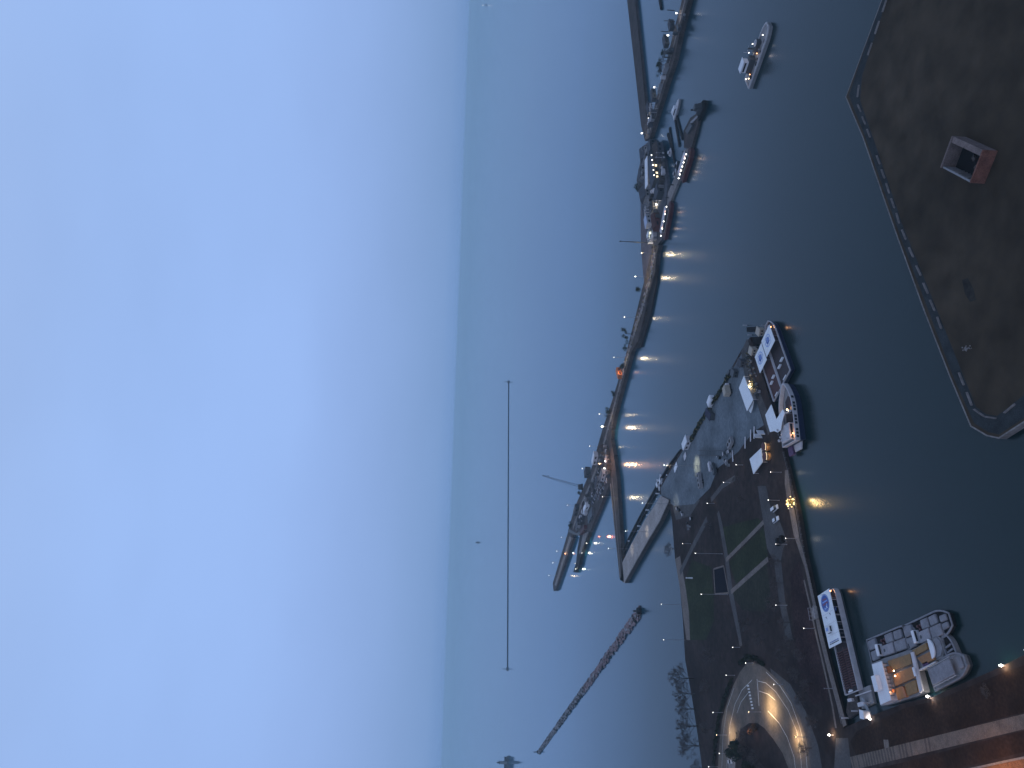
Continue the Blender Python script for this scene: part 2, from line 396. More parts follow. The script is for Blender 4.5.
for arc, w in (([(758, 681), (766, 683), (776, 692), (788, 710), (797, 732), (801, 760), (803, 790)], .22), ([(759, 691), (768, 694), (775, 700)], .22), ([(768, 711), (779, 723), (787, 737), (794, 757), (798, 790)], .3),
               ([(752, 680), (742, 690), (735, 704), (730, 725), (727, 760), (726, 790)], .22), ([(748, 693), (741, 702), (737, 713)], .22), ([(734, 688), (727, 708), (723, 735), (721, 790)], .2), ([(766, 672), (780, 686), (791, 703), (800, 728), (806, 755), (809, 790)], .25)):
    mb.ribbon(P(arc, z), w, z, paint)
struct('road_markings', mb)
mb = MB()
mb.prism([(p.x, p.y) for p in P([(728, 756), (738, 752), (739, 768), (728, 768)], 2.1)], 2.0, 2.1, conc)
struct('island_paving', mb)
# hedges
def hedge(label, pts, w, h, m=leaf):
    mb = MB(); PP = P(pts)
    for i in range(len(PP) - 1):
        n = max(2, int((PP[i + 1] - PP[i]).length / .7))
        for j in range(n):
            p = PP[i].lerp(PP[i + 1], j / n)
            for _ in range(5):
                c = Vector((p.x + random.uniform(-w, w) / 2, p.y + random.uniform(-w, w) / 2, GZ + random.uniform(.3, h)))
                for _ in range(3):
                    d = Vector((random.gauss(0, 1), random.gauss(0, 1), random.gauss(0, 1))).normalized(); e = d.orthogonal().normalized() * .55; f = d.cross(e)
                    mb.add([c - e, c + f * .7, c + e, c - f * .7], [[0, 1, 2, 3]])
    solo('hedge', label, 'hedge', mb, m)
hedge('long dark hedge curving along the lake side of the loop road', [(733, 680), (726, 698), (720, 718), (717, 742), (715, 768)], 1.8, 1.7)
hedge('short dark crescent hedge around the head of the loop road', [(741, 663), (748, 657), (757, 658), (766, 665)], 2.0, 1.4)
# sunken pool
z = GZ + .25
pool_px = [(713.5, 569), (723.5, 566), (728.5, 593), (715, 594)]
t = thing('pool', 'dark rectangular pool with pale coping beside the central path', 'pool', W(720, 580))
q = P(pool_px, z); c = sum(q, Vector()) / 4
mb = MB()
for i in range(4):
    a, b = q[i], q[(i + 1) % 4]
    mb.wall([a, b], .9, GZ, z)
link('coping', mb, pathm, t, off=t.location)
mb = MB(); mb.sheet([c + (p - c) * .96 for p in q], GZ + .1); link('basin', mb, poolm, t, off=t.location)

# ------------------------------------------------------------------ river-mouth land across the canal
LZ = 2.2
lp = [(912, -90), (882, 0), (846, 97), (863, 137), (883, 195), (897, 235), (925, 312), (950, 376), (971, 426), (987, 435.5), (999, 438), (1024, 422), (1090, 375), (1300, 250), (1300, -90)]
q = P(lp, LZ); mb = MB(); mb.prism([(p.x, p.y) for p in q], -3, LZ, brownland); struct('riverside_land', mb)
mb = MB(); mb.wall(q[:13], .4, -1.5, LZ + .12)
solo('retaining_wall', 'pale concrete cap wall along the edge of the bare brown land', 'wall', mb, conc)
z = LZ + .012
inner = [(890, -10), (862, 76), (860, 100), (878, 152), (903, 226), (925, 280), (976, 407), (986, 414), (997, 416), (1024, 395), (1070, 365), (1100, 340)]
outer = [(885, -10), (849, 95), (866, 139), (900, 235), (953, 376), (974, 423), (988, 432), (999, 434.5), (1024, 418), (1090, 370)]
mb = MB(); mb.sheet(P(outer + inner[::-1], z), z, mat('gravel verge', (.03, .034, .036), .95, .35, .3, fine=.3)); struct('gravel_verge', mb)
# patches of soil
random.seed(3)
for nm, pts in (('damp_soil', [(962, 280), (968, 278), (974, 290), (976, 300), (970, 302), (965, 294)]),):
    mb = MB(); mb.sheet(P(pts, LZ + .01), LZ + .01, mat('damp soil', (.034, .03, .026), .95, .4, .08, fine=.35)); struct(nm, mb)
# concrete barriers along the land edge
bp = P([(889, -6), (860, 80), (857.5, 102), (876.5, 153), (901, 226), (923, 280), (974, 409), (985, 416.5), (997, 418.5), (1024, 398), (1060, 372)], LZ)
mb = MB(); mb.prism([(-2.2, -.25), (2.2, -.25), (2.2, .25), (-2.2, .25)], 0, .2); mb.prism([(-2.2, -.1), (2.2, -.1), (2.2, .1), (-2.2, .1)], .2, .55)
bme = None; first = None
for i in range(len(bp) - 1):
    a, b = bp[i], bp[i + 1]; d = b - a; n = max(1, int(d.length / 6.2))
    for j in range(n):
        if random.random() < .22: continue
        p = a + d * ((j + .5) / n)
        rz = atan2(d.y, d.x) + random.uniform(-.05, .05)
        if first is None:
            first = tag(link('barrier', mb, conc, loc=p, rotz=rz), 'low pale concrete barrier in the broken line along the brown land edge', 'barrier', 'barriers along the brown land')
        else:
            c = first.copy(); COL.objects.link(c); c.location = p; c.rotation_euler = (0, 0, rz)
# roofless brick building
ruinm = mat('pinkish ruin concrete', (.15, .115, .105), .9, .3, .4, fine=.3)
t = thing('brick_ruin', 'small roofless building with red brick front on the bare brown land', 'building', W(970, 160, LZ))
hz = LZ + 4.2
nl, nr, fr, fl = W(970.5, 183, hz), W(983.5, 149.5, hz), W(962, 132, hz), W(944, 162, hz)
nr = W(983.5, 150, hz)
# regularise to a rectangle
ux = (nr - nl); ux = Vector((ux.x, ux.y, 0)); wid = ux.length; ux.normalize(); uy = Vector((-ux.y, ux.x, 0)); dep = 15.8
def rect(x0, x1, y0, y1): return [tuple((nl + ux * x + uy * y)[:2]) for x, y in ((x0, y0), (x1, y0), (x1, y1), (x0, y1))]
mb = MB(); mb.prism(rect(0, wid, 0, .5), LZ, hz); link('front_wall', mb, brick, t, off=t.location)['label'] = 'red brick front wall'
mb = MB(); mb.prism(rect(0, wid, dep - .6, dep), LZ, hz + .3); link('rear_wall', mb, ruinm, t, off=t.location)
mb = MB(); mb.prism(rect(wid - 1.7, wid, .5, dep - .6), LZ, hz + .1, ruinm); link('side_wall', mb, ruinm, t, off=t.location)
mb = MB(); mb.prism(rect(0, .5, .5, dep - .6), LZ, hz - .2, greyp)
for i in range(7): mb.prism(rect(.5, .75, 1 + i * 1.55, 1.4 + i * 1.55), LZ, hz - .3, conc)
link('side_wall', mb, greyp, t, off=t.location)['label'] = 'ribbed side wall'
mb = MB(); mb.prism(rect(.5, wid - 1.7, .5, dep - .6), LZ, LZ + .1); link('floor_slab', mb, black, t, off=t.location)
for dx, dy, sz in ((3, 5, .9), (5, 8, .6)):
    p = nl + ux * dx + uy * dy; mb = MB(); mb.box(p.x, p.y, LZ + .1, 1.6, 1.1, sz, .5); link('machine_block', mb, dconc, t, off=t.location)

# ------------------------------------------------------------------ lock island, causeway, sea walls
CZ = 3.2
mb = MB(); q = P([(653, 246), (642.5, 287.5), (637, 310), (624, 361.5), (611, 404), (602.5, 429), (591.5, 468), (574, 509), (568, 531), (571, 538), (577, 530), (580, 537), (590, 532), (607, 490), (609.5, 484), (612, 470), (614, 455), (611, 440), (611.5, 430), (617.5, 404), (631.6, 351), (638, 341), (645, 312), (647, 300), (655, 272), (656.5, 255), (659, 245)], CZ)
mb.prism([(p.x, p.y) for p in q], -3, CZ, dconc); struct('causeway', mb)
mb = MB(); q = P([(658, 262), (657, 280), (651, 312), (641, 347), (634, 349), (643, 314), (651, 284)], 1.5); mb.prism([(p.x, p.y) for p in q], -2, 1.5, dark)
struct('causeway_ledge', mb)
strip_pts = P([(655, 252), (650, 280), (643, 305), (632, 340), (622, 376), (614, 407), (606, 435), (600, 458), (590, 485), (580, 508), (573, 528)], CZ + .02)
mb = MB(); mb.ribbon(strip_pts, 4.5, CZ + .02, conc); struct('causeway_road', mb)
mb = MB(); random.seed(21)
for a, b in zip(strip_pts[:4], strip_pts[1:5]):
    for _ in range(26):
        p = a.lerp(b, random.random()); p.x += random.uniform(2, 5.5); mb.ball((p.x, p.y, CZ + .2), random.uniform(.4, 1.1), random.choice((rust, stone, gold)), 6, 4, .6, .25)
for a, b in zip(strip_pts[:8], strip_pts[1:9]):
    for _ in range(22):
        p = a.lerp(b, random.random()); p.x -= random.uniform(2.6, 5.0); mb.ball((p.x, p.y, CZ + .1), random.uniform(.3, .8), random.choice((leaf, dark, gold, stone)), 6, 4, .7, .25)
o = link('rock_bank', mb); o['kind'] = 'stuff'; o['label'] = 'rough bank of stones and dry grass along the sides of the causeway'; o['category'] = 'rocks'
def pxwall(name, label, pts, z, m, cat='sea wall', z0=-3, trim=None):
    q = P(pts, z); mb = MB(); mb.prism([(p.x, p.y) for p in q], z0, z, m); return solo(name, label, cat, mb)
t = thing('lock_guide_wall', 'long outer guide wall ending in a point at the far end of the lock', 'lock wall', W(563, 560, 0))
mb = MB(); q = P([(568, 532), (552.8, 583), (553.5, 591), (556, 589.5), (573.5, 538), (571.5, 534)], CZ + .2); mb.prism([(p.x, p.y) for p in q], -3, CZ + .2); link('wall', mb, dconc, t, off=t.location)
mb = MB(); q = P([(569.5, 536), (554.5, 585), (556, 586), (571.5, 538)], CZ + .6); mb.prism([(p.x, p.y) for p in q], CZ + .21, CZ + .6); link('walkway', mb, conc, t, off=t.location)
t = thing('lock_guide_wall', 'short inner guide wall with a stepped tip beside the lock gate', 'lock wall', W(580, 550, 0))
mb = MB(); q = P([(580, 535), (577.5, 548), (576, 563), (573.2, 572), (575, 572.5), (579, 565), (581, 556), (590, 531)], CZ + .2); mb.prism([(p.x, p.y) for p in q], -3, CZ + .2); link('wall', mb, dark, t, off=t.location)
mb = MB(); q = P([(583, 534), (579, 553), (580.5, 554), (588, 532)], CZ + .6); mb.prism([(p.x, p.y) for p in q], CZ + .21, CZ + .6); link('walkway', mb, conc, t, off=t.location)
t = thing('sea_wall', 'narrow dark-faced sea wall from the lock fork to the pointed corner', 'sea wall', W(616, 520, 0))
mb = MB(); q = P([(609.5, 484), (614, 520), (618, 558), (620, 580), (624, 582), (621.5, 555), (619.5, 520), (617, 480), (614, 456), (611, 470)], CZ); mb.prism([(p.x, p.y) for p in q], -3, CZ); link('wall', mb, dconc, t, off=t.location)
mb = MB(); mb.ribbon(P([(612, 478), (615.5, 515), (619, 555), (621, 577)], CZ + .25), 1.8, CZ + .25)
mb.wall(P([(611, 484), (614.5, 520), (618.5, 558), (620.5, 578)], CZ), .5, CZ, CZ + .8); link('parapet', mb, conc, t, off=t.location)
t = thing('sea_wall', 'wide pale concrete pier wall running from the plaza to the pointed corner', 'pier', W(640, 540, 0))
mb = MB(); q = P([(669, 500), (661, 496), (645, 520), (633, 541), (622.5, 562), (620.5, 580), (624.5, 583), (636, 562), (648, 541), (660, 521)], CZ); mb.prism([(p.x, p.y) for p in q], -3, CZ - .3, dconc); mb.prism([(p.x, p.y) for p in q], CZ - .3, CZ, mat('bright pier concrete', (.30, .265, .245), .85, .2, .08, fine=.2)); link('wall', mb, None, t, off=t.location)
mb = MB(); mb.wall(P([(669, 501), (660, 521), (648, 541), (636, 562), (625, 582)], CZ), .6, CZ, CZ + .35); link('kerb', mb, conc, t, off=t.location)
t = thing('timber_dock', 'thin dark double-rail dock with white piles inside the pier corner', 'dock', W(640, 520, 0))
dk = P([(681, 455), (668, 472), (655, 494), (640, 521), (628, 544), (622, 558)], 1.2)
mb = MB(); mb.wall(dk, 1.2, .2, 1.2); link('walkway', mb, dark, t, off=t.location)
mb = MB(); mb.wall([p + Vector((3.2, 1.6, 0)) for p in dk], .8, .2, 1.6); link('fender_beam', mb, dark, t, off=t.location)
for px in ((656, 493.5), (656.5, 499), (646, 510), (646.5, 515), (637.5, 526), (637.8, 531), (666.5, 475), (628, 541)):
    p = W(*px, 2.4); mb = MB(); mb.tube((p.x, p.y, 0), (p.x, p.y, 2.6), .55, .5, 7); link('pile', mb, white, t, off=t.location)
pxwall('breakwater_wall', 'far thin grey breakwater wall running to the top edge of the photo', [(627, -12), (627, 0), (634, 62), (641, 125), (645, 141), (649, 138), (647, 121), (641, 60), (635, 0), (633, -12)], 2.6, dconc)
t = thing('breakwater_wall', 'long dark-sided wall with lamps leading down to the lock island', 'sea wall', W(670, 60, 0))
mb = MB(); q = P([(691, -14), (687.5, 2), (680, 31), (674, 60), (666, 84), (650, 137), (646, 141), (660, 84), (667, 60), (674, 30), (681, 4), (684, -14)], 3.4); mb.prism([(p.x, p.y) for p in q], -3, 3.4); link('wall', mb, dconc, t, off=t.location)
mb = MB(); mb.ribbon(P([(687, -10), (684, 4), (677, 32), (669.5, 62), (662.5, 85), (649, 134)], 3.42), 2.2, 3.42); link('walkway', mb, conc, t, off=t.location)
mb = MB(); random.seed(4)
for i in range(70):
    k = random.random(); p = W(681 - 6 * k, 33 + 30 * k, .4); mb.ball((p.x + random.uniform(-2.5, 2.5), p.y + random.uniform(-3, 3), .3), random.uniform(.8, 1.9), None, 6, 4, .7, .25)
link('rock_armour', mb, stone, t, off=t.location)
mb = MB(); q = P([(643, 146), (652, 139), (657, 146), (664, 160), (667.5, 185), (666, 205), (664, 236), (656, 247), (650, 246), (645, 226), (640, 200), (636.5, 180), (640, 163)], 2.4)
mb.prism([(p.x, p.y) for p in q], -3, 2.4, mat('lock island ground', (.07, .07, .078), .9, .4, .06, fine=.35)); struct('lock_island', mb)
mb = MB(); q = P([(641, 180), (640.5, 215), (641, 250), (644, 284), (652, 250), (650, 238), (645, 222)], .9); mb.prism([(p.x, p.y) for p in q], -2, .9, mat('shingle beach', (.12, .10, .105), .95, .3, .1, fine=.25)); struct('shingle_beach', mb)

# ------------------------------------------------------------------ rubble breakwater, far breakwater, lighthouse, intake crib
t = thing('rubble_breakwater', 'long diagonal rubble breakwater standing alone in open water', 'breakwater', W(588, 682, 0))
A, B = W(638.5, 611, 2), W(538, 752, 2); d = (B - A); Ld = d.length; d.normalize(); n = Vector((-d.y, d.x, 0))
mb = MB(); mb.box((A.x + B.x) / 2, (A.y + B.y) / 2, -3, Ld, 4.4, 4.6, atan2(d.y, d.x)); link('cap', mb, dconc, t, off=t.location)
random.seed(9)
mb = MB()
for i in range(1150):
    k = random.random(); s = random.uniform(-1, 1); p = A + d * (k * Ld) + n * (s * 4.3)
    mb.ball((p.x, p.y, 1.9 - abs(s) * 1.5), random.uniform(.6, 1.6) * (1.15 - .3 * k), rust if (k < .38 and random.random() < .75) else random.choice((stone, stone, dark)), 6, 4, .7, .3)
link('rock_armour', mb, None, t, off=t.location)
for p, hh in ((A, 6.5), (B, 9)):
    mb = MB(); mb.tube((p.x, p.y, 1), (p.x, p.y, 3.4), 2.7, 2.4, 10, dark); mb.tube((p.x, p.y, 3.4), (p.x, p.y, hh), .9, .6, 7, darksteel); link('end_caisson', mb, None, t, off=t.location)
t = thing('outer_breakwater', 'faint thin outer breakwater line far out near the horizon', 'breakwater', W(508, 525, 0))
A, B = W(508.3, 382, 1), W(507.2, 669, 1)
mb = MB(); mb.wall([A, B], 3.5, -2, 1.6); link('wall', mb, mat('far dark stone', (.035, .037, .045), .9, .2, .1), t, off=t.location)
for p in (A, B):
    mb = MB(); mb.tube((p.x, p.y, 0), (p.x, p.y, 3), 5, 4, 10); mb.tube((p.x, p.y, 3), (p.x, p.y, 11), .9, .7, 8); mb.ball((p.x, p.y, 11.4), 1.0); link('end_beacon', mb, darksteel, t, off=t.location)
p = W(509, 762.5, 0)
t = thing('lighthouse', 'distant harbour lighthouse with low fog sheds on its round base', 'lighthouse', p)
mb = MB(); mb.tube((0, 0, -2), (0, 0, 5), 15, 13, 14); link('base', mb, darksteel, t)
mb = MB(); mb.tube((0, 0, 5), (0, 0, 21), 4.2, 3.0, 12); link('tower', mb, greyp, t)
mb = MB(); mb.tube((0, 0, 21), (0, 0, 22), 4, 4, 12, darksteel); mb.tube((0, 0, 22), (0, 0, 25), 2, 2, 8, glass); mb.tube((0, 0, 25), (0, 0, 28.5), 2.4, .1, 8, darksteel); link('lantern', mb, None, t)
for s in (-1, 1):
    mb = MB(); mb.bevbox(s * 8, 0, 5, 7, 8, 6, .4); link('shed', mb, darksteel, t)
p = W(478, 542.5, 0)
t = thing('water_intake_crib', 'tiny dark water intake crib just below the horizon', 'crib', p)
mb = MB(); mb.tube((0, 0, -2), (0, 0, 5), 6, 6, 12); link('base', mb, darksteel, t)
mb = MB(); mb.bevbox(0, 0, 5, 8, 7, 6, .6); mb.tube((0, 0, 11), (0, 0, 17), .9, .6, 6); link('house', mb, darksteel, t)
p = W(486, 5, 0)
t = thing('distant_ship', 'tiny pale ship showing a light on the horizon at the top edge', 'ship', p, .9)
mb = MB(); mb.prism([(-28, -6), (22, -6), (32, 0), (22, 6), (-28, 6)], -1, 7, greyp); link('hull', mb, None, t)
mb = MB(); mb.bevbox(-16, 0, 7, 14, 9, 11, .6); link('wheelhouse', mb, white, t)
mb = MB(); mb.tube((-16, 0, 18), (-16, 0, 26), .7, .5, 6, white); mb.ball((-16, 0, 27), 2.2, E_w); link('mast_lamp', mb, None, t)

# ------------------------------------------------------------------ lamps
lampcount = 0
def lamp(label, base, head, z=GZ, power=260, col=COOL, group='lamp posts in the park', arm=0., em=E_w, size=.38, r=.35, light=True, pole_r=.11, polem=greyp):
    b = W(*base, z)
    h = height_for(b, *head)
    t = thing('lamp_post', label, 'lamp post', b, 0, group)
    mb = MB(); mb.tube((0, 0, 0), (0, 0, .5), pole_r * 2.2, pole_r * 2, 8); mb.tube((0, 0, .5), (0, 0, h - .2), pole_r * 1.4, pole_r, 6)
    if arm: mb.tube((0, 0, h - .25), (arm, 0, h + .1), pole_r * .8, pole_r * .6, 6)
    link('pole', mb, polem, t)
    mb = MB()
    mb.tube((arm, 0, h - .15), (arm, 0, h + .1), size * 1.1, size * .9, 8, darksteel)
    mb.ball((arm, 0, h - .2), size, em, 8, 6, .8)
    link('lamp_head', mb, None, t)
    if light: lamp_light(t, (arm, 0, h - .2 - size * 1.1), power, col, r)
    return t, h
park_lamps = [
 ((743, 465), (735.5, 464.2), 'lamp post at the soil edge left of the canopy tent'),
 ((781.5, 472.3), (770, 472), 'lamp post on the quay just below the white canopy tent'),
 ((779.5, 500.3), (767.5, 500), 'lamp post just above the two parked white cars'),
 ((714.5, 503.5), (706.7, 503.2), 'lamp post at the top of the diagonal park path'),
 ((730, 482.6), (722.7, 482.3), 'lamp post in dark soil near the parked equipment trailer'),
 ((691, 543.7), (682, 543.4), 'lamp post close to the bare shrub on the lake shore'),
 ((797, 538.5), (785, 538), 'lamp post on the quay beside the black cargo carts'),
 ((787, 544.3), (775.2, 543.8), 'lamp post on the dark walk just below the black cargo carts'),
 ((722.5, 553.8), (694.7, 553), 'very tall lamp post where the paths cross above the pool'),
 ((728, 594.6), (700.6, 594.1), 'very tall lamp post at the lower corner of the pool'),
 ((681, 604.6), (661, 604), 'lamp post on the shore standing out against the lake, upper one'),
 ((685, 640), (663, 639.4), 'lamp post on the shore standing out against the lake, lower one'),
 ((787, 605.3), (775.2, 605), 'lamp post on the dark walk opposite the long canopied tour boat'),
 ((814.5, 628.4), (803, 628), 'lamp post on the quay beside the logo canopy of the tour boat'),
 ((740, 647.4), (732, 647), 'lamp post at the foot of the central path'),
 ((753, 663), (745, 662.6), 'lamp post at the head of the loop road'),
 ((735, 675.3), (725.5, 675), 'lamp post on the lake side of the loop road, near its head'),
 ((723, 712.5), (712.4, 712.3), 'lamp post on the lake side of the loop road, halfway along'),
 ((729, 753.5), (718.6, 753), 'lamp post on the lake side of the loop road, lowest one'),
 ((783, 684.5), (773, 684.2), 'lamp post on the canal side of the loop road'),
 ((833, 688.5), (823.5, 688.2), 'unlit looking lamp post on the quay beside the red seating deck'),
 ((718, 766.8), (708, 766.3), 'lamp post by the shore at the bottom edge of the photo'),
]
for b, h, lb in park_lamps:
    lamp(lb, b, h, power=150 if 'tall' not in lb else 300, size=.25, light='unlit' not in lb, em=E_w if 'unlit' not in lb else offw)
mast_lamps = [((697, 466), (663.5, 465.6), 'high mast lamp post over the lit patch of the plaza', 42000, (1., .9, .62)), ((676, 504), (642, 503), 'high mast lamp post where the pier joins the plaza', 15000, COOL),
              ((647, 531.6), (625.2, 531.2), 'high mast lamp post halfway along the pale pier', 11000, COOL), ((632, 549), (608, 547.6), 'high mast lamp post near the corner of the pale pier', 8000, COOL)]
for b, h, lb, pw, c in mast_lamps:
    t, hh = lamp(lb, b, h, z=GZ if 'plaza' in lb else CZ, power=300, col=c, size=.4, pole_r=.1, group='high mast lamps of the plaza and pier')
    lamp_light(t, (0, 0, hh - .8), pw, c, .3, spot=42)
near_lamps = [((833.5, 735), (828, 733.7), 'bright lamp post on the path inland of the quay corner', 1700, WARM), ((872, 719), (868.7, 716.8), 'bright lamp post at the quay by the pontoon dock', 1300, COOL),
              ((931, 696.5), (926, 694), 'bright lamp post on the quay by the wooden decked barge', 1500, COOL), ((1005, 665.5), (999.2, 663), 'bright lamp post on the near quay by the right edge', 2000, WARM), ((1032, 650), (1024.5, 648), 'lamp post half cut off by the right edge of the photo', 1200, WARM)]
for b, h, lb, pw, c in near_lamps: lamp(lb, b, h, power=pw, col=c, em=E_hi if pw > 1250 else E_w, size=.42, group='bright lamps on the near quay', r=.3)
# loop-road street lamps (kerb ones and the unseen bottom one are added to spread warm light)
t, hh = lamp('street lamp on the loop road median throwing a warm pool', (761, 712), (748, 711.5), power=300, col=WARM, group='street lamps of the loop road', em=E_warm, size=.25, light=False)
lamp_light(t, (W(774, 706) - W(761, 712)) * .8 + Vector((0, 0, hh)), 18000, (1., .72, .38), .8, spot=160)
t, hh = lamp('added warm lamp on the canal-side kerb of the loop road', (806, 737), (795, 736.6), power=200, col=WARM, group='street lamps of the loop road', em=E_warm, size=.25, light=False)
lamp_light(t, (W(797, 738) - W(806, 737)) * .9 + Vector((0, 0, hh)), 7500, (1., .70, .36), .8, spot=160)
t, hh = lamp('added warm lamp on the lake-side kerb of the loop road', (727, 735), (716, 734.6), power=200, col=WARM, group='street lamps of the loop road', em=E_warm, size=.25, light=False)
lamp_light(t, (W(733, 735) - W(727, 735)) * .9 + Vector((0, 0, hh)), 7000, (1., .74, .42), .8, spot=160)
t, hh = lamp('added warm lamp on the loop road just out of view', (806, 800), (796, 800), power=300, col=WARM, group='street lamps of the loop road', em=E_warm, size=.25, light=False)
lamp_light(t, (-1, 1, hh), 8000, (1., .70, .36), .6, spot=150)
for b, lb, pw in (((1010, 790), 'street lamp on the orange brick paving', 11000), ((930, 800), 'street lamp below the boardwalk', 4200)):
    q = W(*b, GZ)
    pw *= .6
    t = thing('street_lamp', lb, 'lamp post', q, 0, 'street lamps below the boardwalk')
    mb = MB(); mb.tube((0, 0, 0), (0, 0, 9), .16, .1, 7); mb.tube((0, 0, 9), (1.5, 0, 9.3), .08, .06, 6); link('pole', mb, darksteel, t)
    mb = MB(); mb.bevbox(1.6, 0, 9.15, .9, .4, .25, .05, 0, darksteel); mb.bevbox(1.6, 0, 9.05, .6, .3, .1, .03, 0, E_or); link('lamp_head', mb, None, t)
    lamp_light(t, (1.6, 0, 8.8), pw, (1., .5, .2), .3)
causeway_lamps = [((652, 253.5), (641, 253), 2000), ((647, 277), (635, 276.3), 1800), ((636, 317.6), (624, 317), 450), ((626, 357.8), (613.6, 357.2), 1300), ((611, 414.4), (599, 413.8), 350), ((602, 446.5), (589.2, 446), 200), ((594.5, 469), (582, 468.5), 150), ((578, 505.6), (567, 505), 500), ((572, 537.4), (561, 537), 400), ((567, 551.4), (556.5, 551), 400), ((563, 563), (552.5, 562.6), 300), ((559, 575.5), (548.5, 575.2), 300)]
ords = ['nearest the lock island', 'second down from the lock island', 'third down from the lock island', 'just above the orange lit shelter', 'above the bright floodlit bend', 'just above the pale lit sheds', 'beside the crane base', 'just below the crane', 'at the root of the outer guide wall', 'on the outer guide wall above its orange lamp', 'on the outer guide wall below its orange lamp', 'nearest the tip of the outer guide wall']
for (b, h, pw), o_ in zip(causeway_lamps, ords):
    lamp('slender lamp post on the causeway, ' + o_, b, h, z=CZ, power=pw * 2.6, col=(1., .78, .44), em=random.choice((E_dim, E_w)), size=random.uniform(.32, .46), group='lamp posts along the causeway', r=.6, pole_r=.1)
wall_lamps = [((680, 13.5), (676, 13)), ((672, 35.5), (667.4, 35)), ((658, 87.5), (654, 87)), ((652, 118.5), (648.5, 118)), ((646, 133.5), (641.5, 133))]
ords = ['topmost', 'second from the top edge', 'beside the low sheds', 'just above the lock island', 'at the junction of the two walls']
for (b, h), o_ in zip(wall_lamps, ords): lamp('bright lamp on the dark-sided wall, ' + o_, b, h, z=3.4, power=900, col=(1, .95, .9), em=E_w, size=.7, group='lamps along the dark-sided wall', r=.6)
flood = [((613.5, 427), (602, 426.3), 'bright floodlight on the causeway bend', E_hi, 6500, (1., .72, .38), .7), ((606.5, 461), (605.5, 461), 'white floodlight between the lock buildings, upper one', E_w, 5200, (1., .95, .7), 1.2), ((605.5, 468.5), (604.5, 468.5), 'white floodlight between the lock buildings, lower one', E_w, 4600, (1., .95, .7), 1.2),
         ((611.5, 464), (599, 463.6), 'tall orange floodlight on the near wall at the lock fork', E_dim, 13000, (1., .52, .24), .4), ((615, 497), (602, 496.6), 'tall warm floodlight on the narrow dark-faced sea wall', E_dim, 3600, (1., .80, .45), .4), ((601, 536.5), (598.5, 536), 'red signal lamp at the lock gate', E_red, 4500, (1., .25, .12), .6), ((567, 553.6), (565, 553.4), 'orange signal lamp on the outer guide wall', E_or, 900, ORG, .8), ((575, 553), (573, 552.8), 'white lamp between the two guide walls', E_w, 900, COOL, .8),
         ((588, 543), (586, 542.8), 'white lamp on the inner guide wall above the step', E_dim, 1700, (1., .97, .72), .5), ((583, 553), (581.5, 552.7), 'white lamp on the inner guide wall at the step', E_dim, 1700, (1., .97, .72), .5), ((577, 569), (575.5, 568.7), 'white lamp at the tip of the inner guide wall', E_dim, 1700, (.92, 1., .75), .5)]
for b, h, lb, em, pw, c, sz in flood: lamp(lb, b, h, z=CZ, power=pw, col=c, em=em, size=sz, group='lock floodlights and signals', r=.8)
# ------------------------------------------------------------------ trees
def bare_tree_meshes(seed, h):
    random.seed(seed); tr = MB(); br = MB()
    tr.tube((0, 0, 0), (.1, .05, h * .3), h * .02, h * .014, 7); tr.tube((.1, .05, h * .3), (.15, .1, h * .5), h * .014, h * .009, 6)
    def grow(p, d, l, r, k):
        q = p + d * l
        br.tube(p, q, max(r, .026), max(r * .6, .020), 3, cap=False)
        if k >= 5: return
        for _ in range(3 if k < 3 else 4):
            e = (d + Vector((random.gauss(0, .55), random.gauss(0, .55), random.gauss(.12, .35)))).normalized()
            grow(p + d * l * random.uniform(.5, 1.), e, l * random.uniform(.6, .8), r * .58, k + 1)
    for i in range(12):
        a = i * 2.4 + random.uniform(-.3, .3); zz = h * (.10 + .037 * i)
        grow(Vector((.1, .07, zz)), Vector((cos(a), sin(a), random.uniform(.5, 1.1))).normalized(), h * (random.uniform(.21, .29) - .008 * i), h * .0085, 1)
    return tr, br
protos = []
